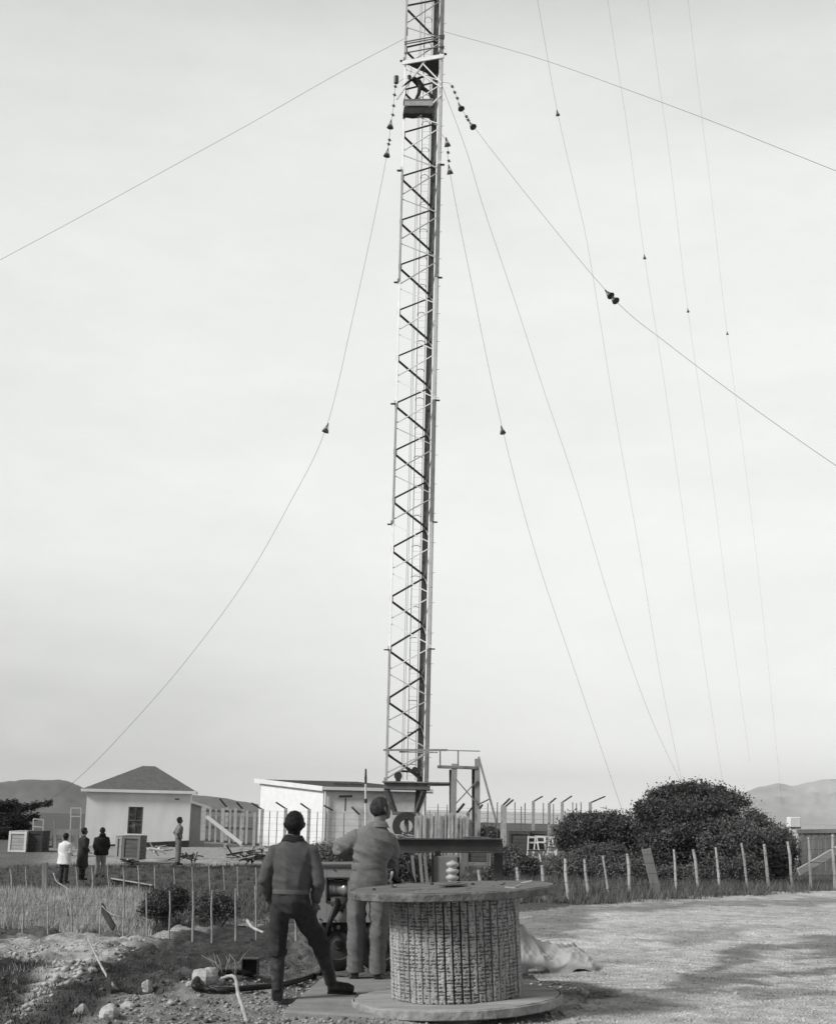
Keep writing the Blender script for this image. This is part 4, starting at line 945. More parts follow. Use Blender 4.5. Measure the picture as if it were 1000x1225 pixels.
# open tin box
c0 = gp(299, 1168); bx = thing('tin_box', 'small dark open tin box lying on its side behind the hose', 'box', c0)
q = MB(); s_ = .17
for c_, d_ in (((0, 0, .006), (s_, .14, .012)), ((0, 0, s_ - .006), (s_, .14, .012)), ((-s_ / 2 + .006, 0, s_ / 2), (.012, .14, s_ - .026)), ((s_ / 2 - .006, 0, s_ / 2), (.012, .14, s_ - .026)), ((0, .066, s_ / 2), (s_ - .026, .01, s_ - .026))):
    q.box(c0 + Vector(c_), d_)
q.build('shell', M_mdark, bx)
def rock(px, py, sz, label, flat=.6, seed=0, group='pale stones on the bank'):
    c = gp(px, py); q = MB(); q.ball((0, 0, 0), (sz, sz * .8, sz * flat), 14, 9)
    q.v = [tuple(Vector(v) * (1 + .5 * mnoise.noise(Vector(v) / sz * 1.2 + Vector((seed, seed * 2, 0))) + .22 * mnoise.noise(Vector(v) / sz * 2.1 + Vector((seed, 0, 0))) + .07 * mnoise.noise(Vector(v) / sz * 6))) for v in q.v]
    o = q.build('stone', M_rock, None, False, loc=(0, 0, 0)); o.location = c + Vector((0, 0, sz * flat * .3)); o.rotation_euler = (0, 0, seed * 1.3)
    return tag(o, label, 'stone', group)
rock(247, 1173, .14, 'largest pale stone, lying inside the loop of the hose', .62, 1)
rock(229, 1180, .07, 'small pale stone at the left end of the hose loop', .5, 2)
rock(97, 1214, .075, 'pale pointed stone near the lower left corner', .8, 3)
rock(131, 1219, .10, 'pale broad stone at the bottom edge left of the middle of the bank', .7, 4)
rock(153, 1206, .065, 'flat pale stone lying just above the broad bottom stone', .45, 5)
rock(176, 1186, .065, 'upright grey stone right of the short stake', 1.0, 6)
rock(110, 1164, .05, 'small pale pebble alone on the dark turf beside the bent stick', .6, 7)
rock(262, 1179, .055, 'squarish grey stone under the dead twigs', .6, 8)
rock(205, 1205, .045, 'low grey stone in the rubble between the hose and the broad stone', .5, 9)
rock(735, 1193, .07, 'dark-sided stone at the edge of the dark patch right of the reel', .6, 10, 'stones by the road')
rock(700, 1190, .045, 'small stone on the dark patch right of the reel', .6, 11, 'stones by the road')
rock(882, 1191, .035, 'tiny pale stone alone on the gravel at lower right', .7, 12, 'stones by the road')

# loose clods and gravel: far too many to count
def pebbles(name, n, region, smin, smax, m_, lift=0, seed=1, cov=None):
    rs = np.random.RandomState(seed); V = []; Fq = []; k = 0
    base = np.array([(1, 0, 0), (-1, 0, 0), (0, 1, 0), (0, -1, 0), (0, 0, 1), (0, 0, -1)], float)
    tri = np.array([(0, 2, 4), (2, 1, 4), (1, 3, 4), (3, 0, 4), (2, 0, 5), (1, 2, 5), (3, 1, 5), (0, 3, 5)])
    px, py = region(rs, n * 3); P = np.stack([px, py], 1); z = ground(P[:, 0], P[:, 1]); P = P[:n]; z = z[:n]; n = len(P)
    s = smin * (smax / smin) ** (rs.rand(n) ** 2.2)
    B_ = base[None] * (1 + .45 * (rs.rand(n, 6, 1) - .5)) * s[:, None, None] * np.array([1, 1, .62]); a = rs.rand(n) * 6.28
    c_, s2 = np.cos(a)[:, None], np.sin(a)[:, None]; x = B_[..., 0] * c_ - B_[..., 1] * s2; y = B_[..., 0] * s2 + B_[..., 1] * c_
    V = np.stack([x + P[:, :1], y + P[:, 1:2], B_[..., 2] + (z + s * .25 + lift)[:, None]], -1).reshape(-1, 3)
    Fq = (tri[None] + (np.arange(n) * 6)[:, None, None]).reshape(-1, 3)
    o = npmesh(name, V, Fq, m_)
    if cov is not None:
        jj = np.clip(np.searchsorted(xs, P[:, 0]), 0, len(xs) - 1); ii_ = np.clip(np.searchsorted(ys, P[:, 1]), 0, len(ys) - 1)
        o.data.attributes.new('cover', 'FLOAT', 'POINT').data.foreach_set('value', np.repeat(cov[ii_, jj], 6).astype(np.float32))
    return struct(o, 'stuff')
def reg_px(poly, y0, y1, x0, x1, pw=1.6):
    def f(rs, n):
        xs_ = []; ys_ = []; tot = 0
        while tot < n // 3:
            y = y0 * (y1 / y0) ** rs.rand(n * 2); u = x0 + (x1 - x0) * rs.rand(n * 2); x = u * y
            px, py = proj(x, y, ground(x, y, False)); px += fbm(x * 1.5, y * 1.5, 3) * 40
            k = inpoly(px, py, poly); xs_.append(x[k]); ys_.append(y[k]); tot += k.sum()
        x = np.concatenate(xs_)[:n // 3]; y = np.concatenate(ys_)[:n // 3]; return x, y
    return f
pebbles('gravel', 38000, reg_px(roadpoly, 10.5, 30, .04, .36), .006, .024, mat('gravel_stone', 1.0, .9, .35, 14, attr='cover'), 0, 5, AR)
pebbles('rubble', 5000, reg_px([(90, 1240), (150, 1188), (330, 1172), (480, 1165), (700, 1185), (700, 1260), (90, 1260)], 10.5, 15, -.30, .14), .006, .030, mat('rubble_stone', .34, .9, .4, 10), 0, 6)
pebbles('clods', 1800, reg_px([(0, 1240), (60, 1190), (110, 1160), (200, 1128), (330, 1100), (330, 1092), (60, 1118), (0, 1140), (60, 1160)], 10.5, 30, -.36, .0), .012, .06, mat('pale_clod', .42, .95, .4, 6), 0, 18)
pebbles('clods', 5000, reg_px([(-100, 1118), (330, 1098), (480, 1110), (480, 1240), (-100, 1260)], 10.5, 30, -.36, .0), .008, .035, mat('clod', .11, .95, .5, 6), 0, 8)

def blades(name, n, region, h0, h1, w_, m_, lean=.5, seed=1, clump=6):
    rs = np.random.RandomState(seed); x, y = region(rs, n * 3 // clump); x = np.repeat(x, clump)[:n]; y = np.repeat(y, clump)[:n]; n = len(x)
    sc = h1 * .45; x = x + rs.randn(n) * sc * .5; y = y + rs.randn(n) * sc * .5; z = ground(x, y) - .01
    h = h0 + (h1 - h0) * rs.rand(n) ** 1.5; a = rs.rand(n) * 6.283; ld = rs.rand(n) * 6.283; ll = h * lean * rs.rand(n)
    b0 = np.stack([x - np.cos(a) * w_ / 2, y - np.sin(a) * w_ / 2, z], -1); b1 = np.stack([x + np.cos(a) * w_ / 2, y + np.sin(a) * w_ / 2, z], -1)
    t = np.stack([x + np.cos(ld) * ll, y + np.sin(ld) * ll, z + h], -1)
    V = np.stack([b0, b1, t], 1).reshape(-1, 3); Fq = np.arange(n * 3).reshape(-1, 3)
    return struct(npmesh(name, V, Fq, m_), 'stuff')
Mg_d = mat('turf_grass', .075, .8, .6, 3.0, spots=.2, spotg=.22, spotscale=4); Mg_dry = mat('dry_grass', .38, .85, .35, 1.2, spots=.3, spotg=.2, spotscale=.8); Mg_m = mat('rough_grass', .13, .85, .45, 1.0)
blades('grass', 30000, reg_px([(-100, 1150), (50, 1155), (70, 1190), (150, 1140), (330, 1108), (480, 1095), (480, 1165), (330, 1172), (120, 1195), (80, 1240), (-100, 1260)], 11, 34, -.36, .0), .02, .09, .010, Mg_d, .9, 2)
blades('grass', 2000, reg_px([(60, 1122), (330, 1096), (330, 1108), (150, 1140), (40, 1200), (0, 1225), (0, 1128)], 11, 34, -.36, .0), .02, .10, .012, mat('pale_grass', .34, .85, .3, 2), .9, 12)
blades('grass', 34000, reg_px([(-200, 1066), (178, 1066), (178, 1116), (-200, 1122)], 32, 49, -.42, -.15), .10, .38, .022, Mg_dry, .8, 3)
blades('grass', 14000, reg_px([(178, 1066), (470, 1066), (470, 1098), (178, 1114)], 30, 49, -.24, .0), .08, .30, .022, Mg_m, .8, 4)
blades('grass', 14000, reg_px([(-200, 1038), (600, 1034), (600, 1066), (-200, 1066)], 38, 56, -.42, .08), .05, .22, .022, mat('damp_grass', .075, .9, .4, 1.2), .8, 9)
blades('grass', 46000, reg_px([(600, 1008), (1200, 1012), (1200, 1064), (1000, 1067), (760, 1080), (600, 1094)], 27, 56, .05, .36), .06, .30, .020, Mg_m, .8, 5)

# ------------------------------------------------------------------ shrubs and trees
def crown(name, lobes, n, leaf, m_, parent=None, seed=1, holes=.0, off=None, tall=1.0):
    rs = np.random.RandomState(seed); L_ = []
    for l_ in lobes:
        L_.append(l_[:3] + (l_[3] * .80, l_[4] * .80, l_[5] * .80)); nsb = 8
        for _ in range(7 if seed in (21, 22, 23) else 2):
            d = rs.randn(3); d[2] = abs(d[2]) + .2; d /= np.linalg.norm(d); k_ = rs.uniform(.06, .13); e_ = rs.uniform(.98, 1.10)
            L_.append((l_[0] + d[0] * l_[3] * e_, l_[1] + d[1] * l_[4] * e_, l_[2] + d[2] * l_[5] * e_, l_[3] * k_, l_[4] * k_, l_[5] * k_ * 1.4))
        for _ in range(nsb):
            d = rs.randn(3); d[1] -= .5; d[2] += .35; d /= np.linalg.norm(d); k_ = rs.uniform(.22, .50)
            L_.append((l_[0] + d[0] * l_[3] * .72, l_[1] + d[1] * l_[4] * .72, l_[2] + d[2] * l_[5] * .72, l_[3] * k_, l_[4] * k_, l_[5] * k_))
    L_ = np.array(L_, float); area = (L_[:, 3] * L_[:, 5] + L_[:, 3] * L_[:, 4]); pr = area / area.sum()
    per = 26; nc = n // per; pick = rs.choice(len(L_), nc * 3, p=pr); d = rs.randn(nc * 3, 3); d /= np.linalg.norm(d, axis=1)[:, None]
    rad = .80 + .26 * rs.rand(nc * 3) ** .8
    C = L_[pick, :3] + d * L_[pick, 3:6] * rad[:, None]
    deep = np.zeros(len(C), bool)
    for l_ in L_: deep |= (((C - l_[:3]) / l_[3:6]) ** 2).sum(1) < .55
    C = C[~deep]; C = C[C[:, 2] > ground(C[:, 0], C[:, 1]) - .05]
    nn_ = fbm(C[:, 0] * 1.6 + C[:, 2] * 1.1, C[:, 1] * 1.6 + C[:, 2] * 1.7, 3); C = C[nn_ > -.25 + holes]; C = C[:nc]; nc = len(C)
    sz = (.5 + rs.rand(nc)) * leaf * 2.6
    P = np.repeat(C, per, 0) + rs.randn(nc * per, 3) * np.repeat(sz, per)[:, None] * np.array([1, 1, .8 * tall])
    a = rs.randn(len(P), 3); a /= np.linalg.norm(a, axis=1)[:, None]; b_ = np.cross(a, rs.randn(len(P), 3)); b_ /= np.linalg.norm(b_, axis=1)[:, None]
    s = leaf * (.6 + .8 * rs.rand(len(P)))[:, None]
    V, Fq = quadcloud(P, a * s, b_ * s * .5)
    if parent is not None: V = V - np.array(parent.location)
    o = npmesh(name, V, Fq, m_)
    if parent is not None: o.parent = parent
    return o
def lobe(px, py, Y, rpx, rpy, ry=None):
    s = Y / F_PX * 1.0; c = at(px, py, Y); return (c.x, c.y, c.z, rpx * s, ry or rpx * s * .9, rpy * s)
def shrub(label, lobes, n, leaf, m_, seed, cat='tree', name='tree', group=None, holes=0, trunk=True):
    xs_ = [l_[0] for l_ in lobes]; yv = [l_[1] for l_ in lobes]; bx_, by_ = sum(xs_) / len(xs_), sum(yv) / len(yv)
    root = thing(name, label, cat, (bx_, by_, float(ground(bx_, by_))), group)
    crown('crown' if cat == 'tree' else 'foliage', lobes, n, leaf, m_, root, seed, holes)
    q = MB(); rs = random.Random(seed)
    for l_ in lobes:
        g0 = Vector((bx_ + (l_[0] - bx_) * .35, by_ + (l_[1] - by_) * .35, root.location.z - .1)); e = Vector(l_[:3]) + Vector((0, 0, l_[5] * .2)); mdl = (g0 + e) / 2 + Vector((rs.uniform(-.15, .15), rs.uniform(-.1, .1), .1))
        hgt = max(.3, (e - g0).length); q.tube(catmull([g0, mdl, e], 5), [.035 * hgt * (1 - .8 * i / 10) for i in range(11)], 7)
        for t in range(5):
            a = rs.uniform(0, 6.28); d = Vector((math.cos(a) * l_[3], math.sin(a) * l_[4], rs.uniform(-.2, .8) * l_[5])) * .85; q.tube([mdl.lerp(e, rs.random()), Vector(l_[:3]) + d * .5, Vector(l_[:3]) + d], [.012 * hgt, .008 * hgt, .003 * hgt], 5)
    q.build('trunk' if cat == 'tree' else 'stem', M_bark, root, True)
    return root
M_lf = mat('dark_leaf', .072, .6, .55, 2.2, spec=.4); M_lf2 = mat('mid_leaf', .10, .6, .55, 2.2, spec=.4); M_lf3 = mat('pale_leaf', .12, .65, .4, 1.5)
shrub('tallest rounded dark tree of the clump behind the right-hand fence', [lobe(820, 958, 43, 30, 17), lobe(850, 957, 43.5, 26, 16), lobe(795, 965, 43, 20, 17), lobe(870, 968, 43, 24, 18), lobe(785, 985, 42, 34, 22), lobe(830, 985, 42, 44, 26), lobe(800, 1016, 41, 36, 28), lobe(845, 1015, 41, 44, 34), lobe(766, 972, 42, 9, 9), lobe(774, 962, 42, 6, 6), lobe(757, 985, 42, 12, 12)], 95000, .040, M_lf, 21, holes=.12)
shrub('broad dark tree filling the right end of the clump, beside the timber pen', [lobe(893, 990, 41.5, 24, 16), lobe(905, 1004, 41, 28, 20), lobe(920, 1022, 40, 27, 28), lobe(880, 1020, 39.5, 34, 32), lobe(926, 1003, 42, 16, 12), lobe(937, 1018, 41, 10, 18), lobe(875, 985, 41.5, 22, 16)], 64000, .038, M_lf2, 22, holes=.10)
shrub('low rounded dark tree at the left end of the clump', [lobe(712, 988, 44, 22, 13), lobe(690, 992, 43.5, 20, 15), lobe(733, 990, 43.5, 20, 14), lobe(700, 1004, 43, 28, 18), lobe(740, 1003, 43, 28, 24), lobe(762, 1002, 42.5, 22, 26), lobe(683, 1003, 43, 14, 14)], 60000, .038, M_lf, 23, holes=.08)
shrub('paler low bush spreading in front of the low rounded tree', [lobe(705, 1034, 37.5, 30, 20), lobe(690, 1048, 37, 26, 22), lobe(735, 1042, 36.5, 28, 24), lobe(758, 1052, 36, 20, 18), lobe(668, 1050, 37.5, 16, 16)], 60000, .032, M_lf3, 24, 'bush', 'bush', holes=.06)
shrub('narrow bush in the shade under the tallest tree, right of the leaning slab post', [lobe(800, 1050, 37.5, 20, 10), lobe(830, 1050, 37.5, 24, 10), lobe(862, 1047, 37.5, 26, 13), lobe(895, 1042, 37.5, 20, 14)], 24000, .034, M_lf2, 25, 'bush', 'bush')
shrub('dark shrub behind the near fence at its left, beside the dry grass', [lobe(193, 1082, 37, 16, 14), lobe(212, 1076, 37.5, 12, 11), lobe(180, 1088, 36.5, 9, 9)], 17000, .030, M_lf, 26, 'bush', 'bush', 'shrubs behind the near fence', holes=.1)
shrub('dark shrub behind the near fence, right of its twin and nearer the men', [lobe(257, 1084, 37, 18, 13), lobe(237, 1088, 37, 10, 10), lobe(272, 1087, 36.8, 9, 9)], 16000, .030, M_lf2, 27, 'bush', 'bush', 'shrubs behind the near fence', holes=.1)
shrub('leafy bush seen under the steel cross beam', [lobe(482, 1038, 30, 14, 18), lobe(500, 1042, 31, 14, 14), lobe(460, 1032, 31, 10, 14)], 20000, .028, M_lf2, 28, 'bush', 'bush', holes=.05)
shrub('scrubby bush between the two men, above the cabinet', [lobe(396, 1026, 36, 16, 11), lobe(385, 1022, 37, 10, 11), lobe(412, 1030, 36, 9, 8)], 14000, .028, mat('ashy_leaf', .17, .7, .4, 1.5), 29, 'bush', 'bush')
shrub('dark low bush on the horizon between the trestle and the fence posts', [lobe(583, 998, 75, 9, 6), lobe(597, 1000, 74, 7, 5)], 4000, .06, M_lf, 30, 'bush', 'bush', trunk=False)
shrub('pale low scrub right of the crate, below the paired fence posts', [lobe(608, 1028, 40, 16, 14), lobe(625, 1040, 38, 18, 16), lobe(597, 1046, 37, 14, 14)], 20000, .030, M_lf2, 31, 'bush', 'bush')
# dark conifer at the left edge: layered drooping boughs
ct = at(-10, 1000, 72); tr = thing('conifer_tree', 'dark wind-swept conifer with layered boughs at the left edge', 'tree', (ct.x, 72, float(ground(ct.x, 72))))
q = MB(); q.tube([ct + Vector((0, 0, -1.3)), ct + Vector((.1, 0, .5)), ct + Vector((.3, 0, 1.8))], [.16, .1, .04], 8)
Cn = []; rs = np.random.RandomState(5)
for i, (px, py, l_) in enumerate(((-8, 972, 60), (-6, 985, 44), (-8, 996, 36), (-14, 1004, 30), (-10, 966, 30), (-15, 980, 40), (-20, 992, 52))):
    for s_ in (1, .6, -.8):
        a = at(px, py, 72 + rs.uniform(-.6, .6)); e = a + Vector((l_ / F_PX * 72 * s_, rs.uniform(-1, 1), .38 * abs(s_) * l_ / 45 )); q.tube([a, (a + e) / 2 + Vector((0, 0, -.05)), e], [.05, .03, .01], 6)
        for t in np.linspace(.05, 1, 42):
            p = a.lerp(e, t) + Vector((0, 0, -.05 * math.sin(t * 3.14)))
            for _ in range(9): Cn.append((p.x + rs.randn() * .10, p.y + rs.randn() * .22, p.z + rs.randn() * .10 * (1.2 - t * .7)))
q.build('trunk', M_bark, tr, True)
Cn = np.array(Cn); Cn = np.repeat(Cn, 4, 0) + rs.randn(len(Cn) * 4, 3) * .06; a = rs.randn(len(Cn), 3) * [1, 1, .4]; a /= np.linalg.norm(a, axis=1)[:, None]; b_ = np.cross(a, rs.randn(len(Cn), 3)); b_ /= np.linalg.norm(b_, axis=1)[:, None]
V, Fq = quadcloud(Cn, a * .09, b_ * .03); o = npmesh('crown', V - np.array(tr.location), Fq, mat('conifer_needle', .03, .7, .4, 2)); o.parent = tr

# ------------------------------------------------------------------ wire fences
def wire_fence(label, posts, Yfun, w_, m_, name='wire_fence', strands=(.25, .5, .75, .95), group=None, wr=.0028):
    tops = []; b0 = None; root = None; objs = []
    for (tx, ty, bx_, by_) in posts:
        Y = Yfun(bx_); b_ = gx(bx_, Y, by_); t_ = at(tx, ty, Y + rnd.uniform(-.04, .04))
        b_ = Vector((at(bx_, by_, Y).x, Y, min(b_.z, at(bx_, by_, Y).z) - .08)); tops.append((b_, t_))
    root = thing(name, label, 'fence', tops[len(tops) // 2][0], group)
    for b_, t_ in tops:
        q = MB(); ww = w_ * rnd.uniform(.8, 1.15); q.tube([b_, b_.lerp(t_, .35) + Vector((rnd.uniform(-.014, .014), 0, 0)), b_.lerp(t_, .7) + Vector((rnd.uniform(-.02, .02), 0, 0)), t_ + Vector((0, 0, rnd.uniform(-.04, .03)))], [ww * .52, ww * rnd.uniform(.38, .52), ww * rnd.uniform(.38, .5), ww * .38], 5); q.build('post', m_, root)
    q = MB()
    for s in strands:
        pts = []
        for i in range(len(tops)):
            b_, t_ = tops[i]; gz = float(ground(b_.x, b_.y)); p = b_.lerp(t_, .1 + .88 * s); pts.append(p + Vector((0, -w_ * .5, 0)))
            if i < len(tops) - 1: c_ = tops[i + 1]; p2 = c_[0].lerp(c_[1], .1 + .88 * s); pts.append((p + p2) / 2 + Vector((0, -w_ * .5, -.012)))
        q.tube(pts, wr, 4)
    q.build('fence_wire', M_gsteel, root); return root
fr = [(572, 1042, 580, 1092), (596, 1040, 604, 1089), (618, 1038, 625, 1087), (648, 1034, 652, 1085), (676, 1029, 680, 1083), (699, 1030, 705, 1081), (721, 1025, 730, 1078), (750, 1020, 755, 1074), (806, 1017, 810, 1068), (829, 1015, 836, 1064), (856, 1014, 861, 1063), (887, 1010, 895, 1060), (914, 1009, 920, 1060), (942, 1007, 949, 1058), (967, 1000, 970, 1055), (996, 998, 998, 1054), (1024, 995, 1028, 1053), (1052, 992, 1056, 1051)]
yr = lambda x: float(np.interp(x, [570, 625, 755, 861, 1000, 1060], [26.5, 27.2, 30.0, 33.2, 35.0, 35.6]))
wire_fence('post and wire fence along the far edge of the gravel, in front of the trees', fr, yr, .075, M_post, wr=.0045)
q = MB(); b0 = at(787, 1071, 30.9); t0 = at(773, 1016, 30.9); q.bar(b0 - Vector((0, 0, .05)), t0, .055, .20, side=(1, 0, .05)); o = q.build('slab_post', M_wood, None, bevel=.01); tag(o, 'wide leaning slab of timber standing in the fence before the tallest tree', 'post')
f1 = [(-30, 1083, -28, 1122), (-2, 1082, 0, 1121), (27, 1080, 28, 1120), (57, 1078, 58, 1119), (86, 1072, 86, 1114), (120, 1070, 120, 1112), (148, 1073, 148, 1113), (175, 1069, 177, 1110), (203, 1068, 203, 1108), (231, 1066, 232, 1104), (254, 1066, 255, 1103), (282, 1062, 283, 1101), (305, 1061, 308, 1098), (328, 1058, 332, 1096), (352, 1056, 356, 1094)]
wire_fence('nearer of the two wire fences on the left, along the front of the dry grass', f1, lambda x: float(np.interp(x, [-30, 150, 350], [33.5, 33.8, 31.5])), .060, mat('dull_post_wood', .34, .9, .3, 9, .5, 40, (1, 1, .2), spots=.3, spotg=.15, spotscale=8), wr=.0025)
f2 = [(-12, 1038, -10, 1066), (12, 1037, 15, 1065), (31, 1037, 33, 1064), (91, 1037, 94, 1063), (110, 1036, 112, 1063), (129, 1035, 131, 1063), (147, 1038, 150, 1064), (165, 1036, 168, 1065), (185, 1035, 187, 1060), (208, 1037, 210, 1062), (230, 1037, 232, 1060), (250, 1036, 252, 1063), (267, 1037, 271, 1066), (284, 1037, 286, 1060), (306, 1038, 308, 1066), (326, 1038, 329, 1064), (392, 1040, 394, 1064)]
wire_fence('farther of the two wire fences on the left, behind the dry grass', f2, lambda x: float(np.interp(x, [-30, 400], [47.6, 46.5])), .060, mat('dull_post_wood', .34), wr=.0025)
q = MB(); b0 = at(54, 1065, 47.4); t0 = at(54, 1032, 47.4); q.bar(b0 - Vector((0, 0, .1)), t0, .17, .17); o = q.build('strainer_post', M_postd, None, bevel=.015); tag(o, 'thick square strainer post left of the person in the pale raincoat', 'post')

# security fence of cranked concrete posts round the enclosure
def cranked(posts, Yf, root, pm, arm=1):
    for (ax, ay, tx, ty) in posts:
        Y = Yf(tx); t_ = at(tx, ty, Y); gz = float(ground(t_.x, Y)); q = MB()
        q.bar((t_.x, Y, gz - .2), t_, .13, .13, side=(0, 1, 0)); po = q.build('post', pm, root)
        a_ = at(ax, ay, Y - .12); q = MB(); q.bar(t_ - Vector((0, 0, .03)), a_, .07, .06); sub('cranked_arm', q, mat('arm_steel', .05, .7, .3, 5), po)
M_cp = mat('post_concrete', .42, .9, .2, 5, .3, 30, spots=.3, spotg=.24, spotscale=6)
sf = thing('security_fence', 'enclosure fence of tall posts with arms cranked to the left, before the shed', 'fence', at(360, 1010, 60.5))
lp_ = [(263, 956, 272, 966), (283, 960, 291, 968), (301, 961, 314, 968), (330, 960, 342, 967), (359.5, 961.5, 370, 968), (387.5, 964, 400, 970), (421, 966, 431, 975)]
ylf = lambda x: 60.5
cranked(lp_, ylf, sf, M_cp)
q = MB()
for px in (307, 323, 332, 350, 360, 380, 391, 412): p = at(px, 968 + (px - 300) * .02, 60.6); q.bar((p.x, 60.6, -.7), (p.x, 60.6, 1.4), .035)
q.build('dropper', M_postd, sf)
q = MB()
for z in np.linspace(-.2, 1.4, 7): q.bar((at(262, 1000, 60.4).x, 60.42, z), (at(440, 1000, 60.4).x, 60.42, z), .006)
q.build('fence_wire', M_gsteel, sf)
sf2 = thing('security_fence', 'enclosure fence of tall posts with arms cranked right, beyond the white chairs', 'fence', at(650, 1005, 62))
rp_ = [(610, 955.5, 601, 963.5), (614, 957, 604, 965), (649, 953, 638, 958.5), (665, 955, 657, 961), (684, 952.6, 672.5, 959.5), (724, 953, 706, 960), (566, 965, 560, 972), (577, 963, 573, 968)]
cranked(rp_, lambda x: float(np.interp(x, [560, 604, 640, 706], [61, 56, 66, 62])), sf2, M_cp)
q = MB()
for px, py in ((514, 970), (524, 962), (535, 963), (583.5, 961), (595, 960), (616, 960), (623.5, 965), (628, 961), (650, 961), (662, 962), (685, 960), (689.5, 961), (695, 960)):
    p = at(px, py, 66.5); q.bar((p.x, 66.5, -.6), p, .045)
q.build('dropper', M_postd, sf2)
q = MB()
for z in np.linspace(-.1, 1.7, 9): q.bar((at(510, 1000, 66).x, 66.4, z), (at(712, 1000, 66).x, 66.4, z), .008)
q.build('fence_wire', M_gsteel, sf2)
# palings: a tight row of rough uprights
pl = thing('paling_fence', 'row of rough grey palings under the trestle, right of the mast foot', 'fence', at(530, 1000, 59))
M_pal = mat('paling_wood', .5, .95, .5, 6, .6, 30, (1, 1, .3), spots=.35, spotg=.10, spotscale=5)
for i in range(34):
    px = 497 + i * 2.0; t_ = at(px, 975 + rnd.uniform(-2.5, 3) + (3 if px > 545 else 0), 59 + rnd.uniform(-.1, .1)); q = MB(); q.bar((t_.x, t_.y, -.55), t_, .072, .03, side=(0, 1, 0)); q.build('paling', M_pal if i % 3 else M_cp, pl)
q = MB(); q.bar(at(496, 1000, 59.2), at(566, 1000, 59.2), .05, .08); q.bar(at(496, 984, 59.2), at(566, 984, 59.2), .05, .08); q.build('rail', M_postd, pl)

# timber trestle with deck beside the mast
TY = 61.0
def Tt(px, py, dy=0): return at(px, py, TY + dy)
ts = thing('timber_trestle', 'timber trestle stage with hand rail and cross bracing, right of the mast foot', 'trestle', Tt(557, 1000))
M_tp = mat('trestle_timber', .34, .9, .3, 5, .4, 30, (1, 1, .2), spots=.35, spotg=.14, spotscale=5)
for a, b_, w_ in (((543.5, 914), (541.5, 1010), .24), ((571, 908), (571, 1010), .22)):
    q = MB(); q.bar(Tt(*b_) - Vector((0, 0, .3)), Tt(*a), w_, w_, side=(0, 1, 0)); q.build('post', M_tp, ts)
for a, b_ in (((539.5, 921), (540, 1000)), ((566.5, 920), (567, 1000))):
    q = MB(); q.bar(Tt(*b_, 1.1) - Vector((0, 0, .3)), Tt(*a, 1.1), .16, .16, side=(0, 1, 0)); q.build('post', M_steel, ts)
q = MB(); q.poly([Tt(523, 919.5, -.15), Tt(571, 921.0, -.15), Tt(571, 921.0, 1.25), Tt(523, 919.5, 1.25)], (0, 0, .14)); q.build('deck', M_wood, ts, bevel=.02)
q = MB()
q.bar(Tt(459, 897.5, 1.7), Tt(535, 897.6, .6), .09, .09); q.bar(Tt(533, 897.8, .5), Tt(574, 899, 0), .045, .045)
q.bar(Tt(478, 899.8, 1.5), Tt(523, 900.5, .6), .06, .06)
for px in (526.5, 548): q.bar(Tt(px, 898), Tt(px, 919), .09, .06)
q.build('hand_rail', M_postd, ts)
for a, b_ in (((545, 932), (571, 962)), ((571, 934), (545, 962))):
    q = MB(); q.bar(Tt(*a, -.15), Tt(*b_, -.15 if a[0] < 560 else -.1), .09, .05); q.build('cross_brace', M_postd, ts)
q = MB(); q.bar(Tt(572.5, 906), Tt(596, 992, -1.2), .10, .08); q.build('raking_strut', M_postd, ts)
q = MB(); q.bar(Tt(547, 972), Tt(555, 962, -.5), .09, .07); q.bar(Tt(574, 962), Tt(586, 956, -.4), .05, .04); q.build('stub_arm', M_steel, ts)

# ------------------------------------------------------------------ hut with hipped roof
hy = 66.0; th = R(8)
h0 = at(100, 1010, hy); hx = Vector((math.cos(th), math.sin(th), 0)); hn = Vector((-math.sin(th), math.cos(th), 0)); gz = -.62
WH = 4.78; DH = 4.4; zE = at(100, 946.5, hy).z
hut = thing('hut', 'small white hut with a dark hipped roof and one sash window', 'hut', (h0.x, hy, gz))
def Hq(u, v_, z): return Vector((h0.x, hy, 0)) + hx * u + hn * v_ + Vector((0, 0, z))
q = MB()
wx0, wx1 = 1.94, 2.62; wz0 = at(160, 998, hy + .3).z; wz1 = at(160, 965.5, hy + .3).z; t_ = .15; zb = gz - .15
for a, b_, z0, z1 in ((0, wx0, zb, zE), (wx1, WH, zb, zE), (wx0, wx1, zb, wz0), (wx0, wx1, wz1, zE)):
    q.poly([Hq(a, 0, z0), Hq(b_, 0, z0), Hq(b_, t_, z0), Hq(a, t_, z0)], (0, 0, z1 - z0))
q.poly([Hq(0, t_, zb), Hq(t_, t_, zb), Hq(t_, DH, zb), Hq(0, DH, zb)], (0, 0, zE - zb)); q.poly([Hq(WH - t_, t_, zb), Hq(WH, t_, zb), Hq(WH, DH, zb), Hq(WH - t_, DH, zb)], (0, 0, zE - zb)); q.poly([Hq(t_, DH - t_, zb), Hq(WH - t_, DH - t_, zb), Hq(WH - t_, DH, zb), Hq(t_, DH, zb)], (0, 0, zE - zb))
wall = q.build('wall', M_white, hut)
q = MB(); ex = .22; zr_ = at(170, 916.5, hy + 2.4).z; A4 = [Hq(-ex, -ex, zE + .10), Hq(WH + ex, -ex, zE + .10), Hq(WH + ex, DH + ex, zE + .10), Hq(-ex, DH + ex, zE + .10)]
r1, r2 = Hq(2.35, DH / 2, zr_), Hq(2.95, DH / 2, zr_)
q.add(A4 + [r1, r2], [(0, 1, 5, 4), (1, 2, 5), (2, 3, 4, 5), (3, 0, 4), (3, 2, 1, 0)]); q.build('roof', mat('roof_iron', .13, .8, .25, 6, .3, 25), hut)
q = MB()
